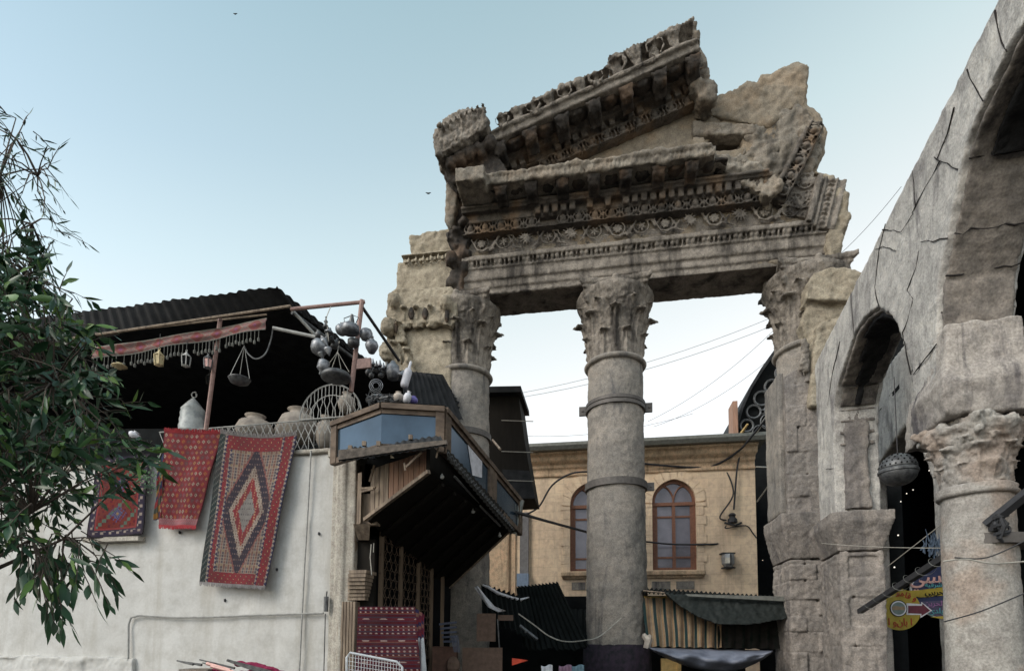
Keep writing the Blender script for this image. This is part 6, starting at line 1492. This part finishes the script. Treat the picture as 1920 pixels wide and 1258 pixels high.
# stall top with bundles at the bottom edge
o = thing('bundle_table', 'bundle of grey slats and red purple cloth on a marbled block at the bottom edge', 'bundle', PD(440, 1300, 6.6))
m = MB(); a, b = PD(345, 1250, 6.6), PD(400, 1300, 6.6); m.box((a.x + .14, a.y + .1, a.z - .5), (.34, .3, .96)); part('marble_block', m, M_nearcol, o)
m = MB()
for x0, y0, x1, y1, r in ((332, 1238, 362, 1245, .018), (341, 1240, 378, 1246, .02), (374, 1236, 440, 1252, .016), (426, 1237, 500, 1262, .03), (440, 1240, 520, 1262, .02), (380, 1242, 420, 1252, .015)): m.tube([PD(x0, y0, 6.55), PD(x1, y1, 6.5)], [r * .6, r], 4)
part('slats', m, M_tindark, o)
m = MB()
for x, y, rx in ((452, 1244, .09), (470, 1246, .1), (486, 1250, .1), (505, 1254, .1), (520, 1262, .12), (470, 1262, .2), (410, 1256, .08)): m.ball(PD(x, y, 6.65), (rx, .06, .04), None, 8)
weather(part('cloth_bundle', m, plain('crimson_cloth', (.25, .02, .07), rough=.9), o), .015, (.04, .08))
m = MB(); m.tube([PD(388, 1243, 6.5), PD(432, 1256, 6.45)], .022, 5); m.tube([PD(396, 1248, 6.45), PD(440, 1260, 6.4)], .02, 5); part('pink_roll', m, P_pink, o)

# ------------------------------------------------------------------ market stalls between the columns
def sheet(name, pts, mat, label, cat, ncor=12, amp=.03, group=None):
    A0, A1, B1, B0 = pts; m = apron(A0, A1, B0, B1, ncor, amp, 'x', None, None); return solo(name, m, mat, label, cat, group)
g_ = 'tarred corrugated sheets over the stalls'
sheet('corrugated_sheet', (PD(902, 1094, 11.2), PD(992, 1122, 11.4), PD(1010, 1200, 10.6), PD(905, 1160, 10.4)), M_tar, 'tarred corrugated sheet with a ragged pale edge, left of the others', 'roof sheet', 10, .03, g_)
sheet('corrugated_sheet', (PD(968, 1100, 12.2), PD(1046, 1091, 11.6), PD(1106, 1215, 10.9), PD(980, 1215, 11.2)), M_tar, 'tarred corrugated sheet sloping to a peak left of the middle column', 'roof sheet', 12, .03, g_)
sheet('corrugated_sheet', (PD(1040, 1140, 12.4), PD(1125, 1143, 12.4), PD(1125, 1215, 11.8), PD(1040, 1215, 11.8)), M_tar, 'lowest tarred sheet tucked against the middle column', 'roof sheet', 8, .02, g_)
m = MB(); pts = [PD(*p) for p in ((905, 1096, 11), (915, 1100, 11), (935, 1112, 11.1), (960, 1120, 11.2), (975, 1124, 11.3), (992, 1119, 11.3))]
m.tube(pts, [.02, .03, .035, .03, .035, .01], 5); solo('torn_plastic_edge', m, M_plastic, 'torn white plastic along the upper edge of the left corrugated sheet', 'plastic')
m = MB()
pa = [PD(889, 1100, 10.6), PD(902, 1120, 10.5), PD(915, 1138, 10.4), PD(934, 1147, 10.4)]
m.grid(lambda u, v: (lambda i, f: pa[i].lerp(pa[min(i + 1, 3)], f))(min(2, int(v * 3)), v * 3 - min(2, int(v * 3))) + Vector((u * (.07 + .08 * v), .03 * math.sin(u * 6 + v * 5), .02 * u)), 6, 12, Vector((0, .01, 0))); solo('plastic_sheet', m, M_plastic, 'crumpled pale plastic hanging below the bay window corner', 'plastic', smooth=True)
m = MB(); m.add([PD(903, 960, 12.6), PD(912, 1100, 12.6), PD(905, 1200, 12.4), PD(850, 1200, 12.0), PD(850, 1050, 12.0)], [(0, 1, 2, 3, 4)]); m.grid(lambda u, v: PD(838 + 70 * u, 1040 + 160 * v, 12.3) + Vector((0, .05 * math.sin(u * 14), 0)), 20, 4, Vector((0, .03, 0)))
solo('blue_shutter', m, plain('blue_black_sheet', (.045, .055, .085), rough=.7), 'blue black sheet closing the gap behind the bay window', 'sheet')
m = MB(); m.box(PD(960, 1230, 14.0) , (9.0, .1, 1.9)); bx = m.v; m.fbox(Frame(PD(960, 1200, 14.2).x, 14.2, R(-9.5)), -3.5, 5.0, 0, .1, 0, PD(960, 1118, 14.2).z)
solo('market_shade_screen', m, M_black, 'black sheet painted as shade behind the market stalls below the yellow building', 'wall')  # black sheets painted as the shade under the stall roofs
m = MB(); m.box(PD(912, 1176, 10.2), (.34, .25, .5)); m.box(PD(948, 1158, 10.3), (.28, .2, .10)); solo('hanging_crate', m, M_cardb, 'plain brown box hung under the left corrugated sheet', 'box')
m = MB(); m.box(PD(905, 1240, 10), (.7, .3, .5)); m.ball(PD(850, 1247, 9.6), (.12, .08, .16), None, 10); solo('stall_chest', m, M_cardb, 'brown wooden chest with a dark round hole at the bottom of the stalls', 'chest')
m = MB(); m.box(PD(835, 1236, 9.9), (.42, .3, .46)); solo('stall_chest', m, plain('red_brown_wood', (.10, .05, .035)), 'reddish brown chest right beside the shop posts', 'chest')
m = MB()
for k in range(5): m.tube([PD(824 + k * 2, 1170 + k * 8, 9.6), PD(856, 1166 + k * 9, 9.5)], .025, 4)
for k in range(5): m.tube([PD(846 + k * 3, 1190, 9.4), PD(852 + k * 2.5, 1222, 9.4)], .010, 4)
solo('hanging_garments', m, plain('dark_blue_cloth', (.08, .09, .13)), 'dark bluish garments on hangers by the shop posts', 'clothes')
m = MB(); m.add([PD(960, 1233, 10), PD(990, 1237, 10), PD(960, 1247, 10)], [(0, 1, 2)]); m.grid(lambda u, v: PD(960 + 30 * u, 1233 + 4 * u + 14 * v * (1 - u * .9), 10.0) + Vector((0, .05 * v, 0)), 6, 4, Vector((0, .02, 0))); solo('red_pennant', m, M_redobj, 'bright red pointed scrap low in the dark stalls', 'pennant')
for x0, x1, mt, lb in ((1015, 1036, P_wht, 'pale folded fabric at the bottom of the stalls'), (1048, 1072, paint('pink_fabric', (.30, .18, .26)), 'pinkish folded fabric between the pale one and the blue one'), (1070, 1095, paint('blue_fabric', (.16, .26, .32)), 'light blue fabric beside the foot of the middle column')):
    m = MB(); m.grid(lambda u, v: PD(x0 + (x1 - x0) * u, 1247 + 22 * v + 2 * math.sin(u * 6), 10.5) + Vector((0, .03 * math.sin(u * 12), 0)), 10, 4, Vector((0, .05, 0))); solo('folded_fabric', m, mt, lb, 'fabric', 'fabrics laid out in the stalls', smooth=True)
cable([(972, 1150, 10.2), (1000, 1170, 10.2), (1030, 1192, 10.2), (1060, 1202, 10.3), (1095, 1200, 10.9), (1125, 1192, 11.2), (1165, 1158, 11.25)], .012, M_cablew, 'pale cable sagging across the dark stalls and up onto the middle column')
m = MB(); m.tube([PD(933, 1160, 10.1), PD(938, 1240, 10.1)], .014, 5); solo('stall_pole', m, M_tindark, 'thin grey pole hanging beside the brown box', 'pole')
m = MB(); m.tube([PD(975, 1172, 10.1), PD(1008, 1198, 10.0)], .03, 5); m.ball(PD(986, 1184, 10.0), .025, None, 6); solo('tool', m, M_tindark, 'dark slanting bar with a shiny spot under the sagging cable', 'bar')
# striped awning right of the middle column
def stripes(u, v):
    x = u * 23; k = x % 3.0
    if v < .05: return (.55, .40, .10)
    if k < .75: return (.02, .05, .05)
    return ((.40, .31, .18), (.34, .22, .12), (.36, .31, .22), (.28, .19, .13))[int(k * 5) % 4]
aw = [PD(1203, 1117, 11.6), PD(1352, 1120, 11.7), PD(1352, 1214, 11.3), PD(1213, 1211, 11.2)]
o, f = hang('striped_curtain', aw, 160, 20, stripes, 'yellow, beige and green striped awning cloth right of the middle column', 'awning', wave=.03, waves=7, sagtop=0)
aw = [PD(1345, 1120, 11.72), PD(1486, 1122, 11.6), PD(1484, 1216, 11.3), PD(1345, 1214, 11.32)]
o, f = hang('shaded_curtain', aw, 140, 14, lambda u, v: (.010, .018, .014) if (u * 9) % 1 < .3 else (.022, .024, .020), 'right half of the striped awning, its shade painted as almost black green stripes', 'awning', wave=.03, waves=6)  # shaded half of the awning, shade put into darker stripe colours
tp = [PD(*p) for p in ((1244, 1112, 11.3), (1262, 1116, 11.3), (1482, 1124, 11.2), (1490, 1135, 11.1), (1474, 1160, 10.95), (1400, 1172, 10.85), (1340, 1170, 10.9), (1305, 1156, 11.0), (1268, 1134, 11.2))]
m = MB(); n = len(tp); m.add([p - Vector((0, .12, 0)) for p in tp] + [p + Vector((0, .10, .05)) for p in tp], [tuple(range(n)), tuple(range(2 * n - 1, n - 1, -1))] + [(i, (i + 1) % n, n + (i + 1) % n, n + i) for i in range(n)])
weather(solo('dark_tarpaulin', m, plain('green_black_tarp', (.010, .014, .013), rough=.75), 'green black tarpaulin slumped over the top of the striped awning', 'tarpaulin'), .02, (.06, .12))
sheet('corrugated_sheet', (PD(1203, 1110, 11.3), PD(1492, 1132, 11.1), PD(1492, 1121, 12.3), PD(1203, 1103, 12.4)), M_tar, 'long thin corrugated sheet lying on top of the striped awning', 'roof sheet', 34, .02, g_)
m = MB(); m.hexa([PD(1290, 1117, 11.05), PD(1478, 1127, 10.95), PD(1478, 1127, 11.0), PD(1290, 1117, 11.1), PD(1285, 1113, 11.05), PD(1478, 1118, 10.95), PD(1478, 1118, 11.0), PD(1285, 1113, 11.1)]); solo('zinc_flashing', m, M_zinc, 'pale crumpled metal strip along the top of the dark tarpaulin', 'flashing')
m = MB(); m.tube([PD(1206, 1107, 11.1), PD(1246, 1111, 11.1)], .018, 5); solo('awning_lath', m, M_wood, 'short pale lath at the left end of the awning top', 'lath')
m = MB()
def sag(u, v):
    x = 1216 + 234 * u; yt = 1214 + 6 * u; yb = yt + (42 * math.sin(math.pi * min(1, u * 1.0)) ** .8) * (1 - .15 * math.cos(u * 3)); return PD(x, yt + (yb - yt) * v, 11.0 - .5 * math.sin(math.pi * v) + .06 * math.sin(u * 27 + v * 6) + .04 * math.sin(u * 11 - v * 15))
m.grid(sag, 40, 10, Vector((0, .01, .01))); solo('blue_tarpaulin', m, M_tarp, 'blue grey tarpaulin sagging under the striped awning', 'tarpaulin', smooth=True)
m = MB(); m.box(PD(1257, 1248, 11.4), (.36, .1, .30)); m.box(PD(1273, 1248, 11.3), (.06, .1, .36)); solo('yellow_board', m, M_board, 'plain yellow board below the left end of the blue tarpaulin', 'board')
m = MB(); m.tube([PD(1207, 1190, 10.9), PD(1216, 1200, 10.8), PD(1212, 1215, 10.8)], [.05, .08, .06], 6); m.ball(PD(1218, 1193, 10.8), .05, None, 6); solo('rope_knot', m, M_clay, 'knotted bundle of rope tying the awning to the middle column', 'rope')
m = MB(); m.fbox(FT, FT.cast(1205, 1200)[0], ca - .1, 2.4, 2.5, 0, FT.cast(1300, 1130, 2.4)[1]); solo('market_shade_screen', m, M_black, 'black sheet painted as shade in the stall behind the striped awning', 'wall')  # black sheet gives the stall its shade by colour

# ------------------------------------------------------------------ tree overhanging from the left
tb = Vector((-4.3, 3.5, 0)); TR = thing('leafy_tree', 'dark green leafy tree hanging in from the left edge', 'tree', tb)
tips = []
def inside(x, y, poly):
    c_ = False; n = len(poly)
    for i in range(n):
        x1, y1 = poly[i]; x2, y2 = poly[(i + 1) % n]
        if (y1 > y) != (y2 > y) and x < (x2 - x1) * (y - y1) / (y2 - y1) + x1: c_ = not c_
    return c_
dense = [(-420, 380), (-20, 430), (60, 455), (95, 500), (118, 560), (130, 610), (165, 640), (185, 700), (190, 745), (212, 790), (238, 830), (248, 865), (215, 885), (150, 900), (120, 950), (130, 985), (140, 1020), (110, 1060), (70, 1040), (30, 1000), (-40, 1010), (-420, 1000)]
low = [(40, 1000), (175, 985), (215, 1010), (205, 1050), (150, 1075), (110, 1120), (85, 1110), (40, 1060)]
thin = [(-150, 200), (20, 210), (70, 245), (95, 300), (100, 380), (110, 460), (60, 470), (-150, 440)]
def samples(poly, n, d0, d1):
    xs = [p[0] for p in poly]; ys = [p[1] for p in poly]; out = []
    while len(out) < n:
        x, y = rng.uniform(min(xs), max(xs)), rng.uniform(min(ys), max(ys))
        if inside(x, y, poly): out.append(PD(x, y, rng.uniform(d0, d1)))
    return out
lv = {0: MB(), 1: MB()}; tw = MB()
def leaf3(p, d, L, W_, k):
    d = d.normalized(); s_ = d.cross(Vector((rng.gauss(0, 1), rng.gauss(0, 1), rng.gauss(0, .6)))).normalized(); n_ = d.cross(s_)
    bend = rng.uniform(-.25, .25) * L; pts = []
    for t, w_ in ((0, .06), (.2, .62), (.45, 1.0), (.75, .62), (1, .03)):
        c_ = p + d * (L * t) + n_ * (bend * t * t)
        pts += [c_ + s_ * W_ * w_ - n_ * W_ * .25 * w_, c_, c_ - s_ * W_ * w_ - n_ * W_ * .25 * w_]
    m = lv[k]; m.add(pts, [(3 * i + a, 3 * i + a + 1, 3 * i + a + 4, 3 * i + a + 3) for i in range(4) for a in (0, 1)])
hubs = [PD(x, y, d) for x, y, d in ((30, 260, 3.4), (60, 420, 3.5), (0, 400, 3.3), (70, 330, 3.3), (-250, 500, 3.6), (-120, 620, 3.3), (-200, 800, 3.6), (-60, 760, 3.1), (20, 640, 3.4), (60, 800, 3.2), (120, 830, 3.5), (0, 920, 3.2), (60, 960, 3.0), (-60, 560, 3.3), (0, 330, 3.6), (-80, 300, 3.4), (60, 520, 3.4), (100, 720, 3.1), (150, 780, 3.3), (60, 1010, 3.0), (120, 1010, 3.1))]
def spray3(c, n, L, W_, droop, young=.12):
    h = min(hubs, key=lambda q: (q - c).length); out = (c - h); out = out.normalized() if out.length > .01 else Vector((1, 0, 0))
    d = (out + Vector((rng.gauss(.15, .45), rng.gauss(0, .45), rng.gauss(-droop, .4)))).normalized()
    Lt = rng.uniform(.12, .24); tip = c + d * Lt - Vector((0, 0, .03))
    tw.tube([c, c.lerp(tip, .5) + Vector((0, 0, .01)), tip], [.0035, .0025, .0015], 4, False)
    for i in range(n):
        t = (i + 1) / n; p = c.lerp(tip, t)
        dd = d * .8 + Vector((rng.gauss(0, .55), rng.gauss(0, .55), rng.gauss(-droop, .45)))
        leaf3(p, dd, L * rng.uniform(.45, 1.25), W_ * rng.uniform(.6, 1.25), 1 if rng.random() < young else 0)
for c_ in samples(dense, 1050, 2.7, 4.3): spray3(c_, 7, .10, .0150, .35)
for c_ in samples(dense, 220, 2.6, 3.2): spray3(c_, 6, .12, .018, .45, .2)
for c_ in samples(low, 34, 2.8, 3.2): spray3(c_, 4, .12, .017, 1.0, .1); 
for c_ in samples(thin, 110, 3.0, 3.9): spray3(c_, 5, .085, .0055, .35, .0); tips.append(c_)
ex = [(150, 560, 3.2), (125, 545, 3.1), (96, 480, 3.1), (110, 590, 3.1), (230, 760, 3.2), (255, 830, 3.1), (280, 880, 3.2), (150, 1045, 3.0), (190, 1040, 3.0)]
for x, y, d in ex: spray3(PD(x - 14, y, d), 4, .12, .017, .2, .35)
# stems: trunk, limbs to the hubs, branchlets to leaf clusters
m = MB(); m.tube([tb, tb + Vector((.05, .05, .9)), tb + Vector((.15, 0, 1.8)), tb + Vector((.1, -.05, 2.6)), tb + Vector((.25, 0, 3.6)), tb + Vector((.2, .1, 4.6))], [.16, .13, .11, .085, .05, .015], 10); weather(part('trunk', m, M_bark, TR, smooth=True), .03, (.03, .1))
m = MB()
for h in hubs:
    zt_ = min(max(h.z - .8, 1.0), 3.6); s0_ = tb + Vector((.12, 0, zt_)); mid_ = s0_.lerp(h, .5) + Vector((0, 0, .12)); kk = .3 if h.z > 3.6 else 1; m.tube([s0_, mid_, h], [.03 * kk, .016 * kk, .006 * kk], 6)
part('limb', m, M_bark, TR)
allc = [v for v in tw.v[::12]]
for i, c_ in enumerate(allc):
    if i % 2 == 0:
        h = min(hubs, key=lambda q: (q - c_).length); tw.tube([h, h.lerp(c_, .5) + Vector((0, 0, .02)), c_], [.006, .004, .003], 4, False)
part('twigs', tw, M_bark, TR)
part('crown', lv[0], M_leaf, TR, smooth=True); part('young_leaves', lv[1], M_leaf2, TR, smooth=True)
# small ivy-like sprig on the white wall between the rugs
m = MB()
for k in range(150):
    p = FL.P(rng.gauss(268, 17), rng.gauss(890, 14), -.35 + rng.uniform(-.04, .04)); a_ = rng.uniform(0, 6.28); d = Vector((math.cos(a_), rng.uniform(-.3, .3), math.sin(a_))) * .035; s_ = Vector((-d.z, 0, d.x)) * .45
    m.add([p, p + d * .5 + s_, p + d, p + d * .5 - s_], [(0, 1, 2, 3)])
m.tube([FL.P(250, 850, -.3), FL.P(262, 880, -.35), FL.P(285, 915, -.3)], .006, 4)
solo('small_leaved_sprig', m, plain('sprig_green', (.06, .12, .06)), 'fine small leaved sprig against the white wall between two rugs', 'plant')
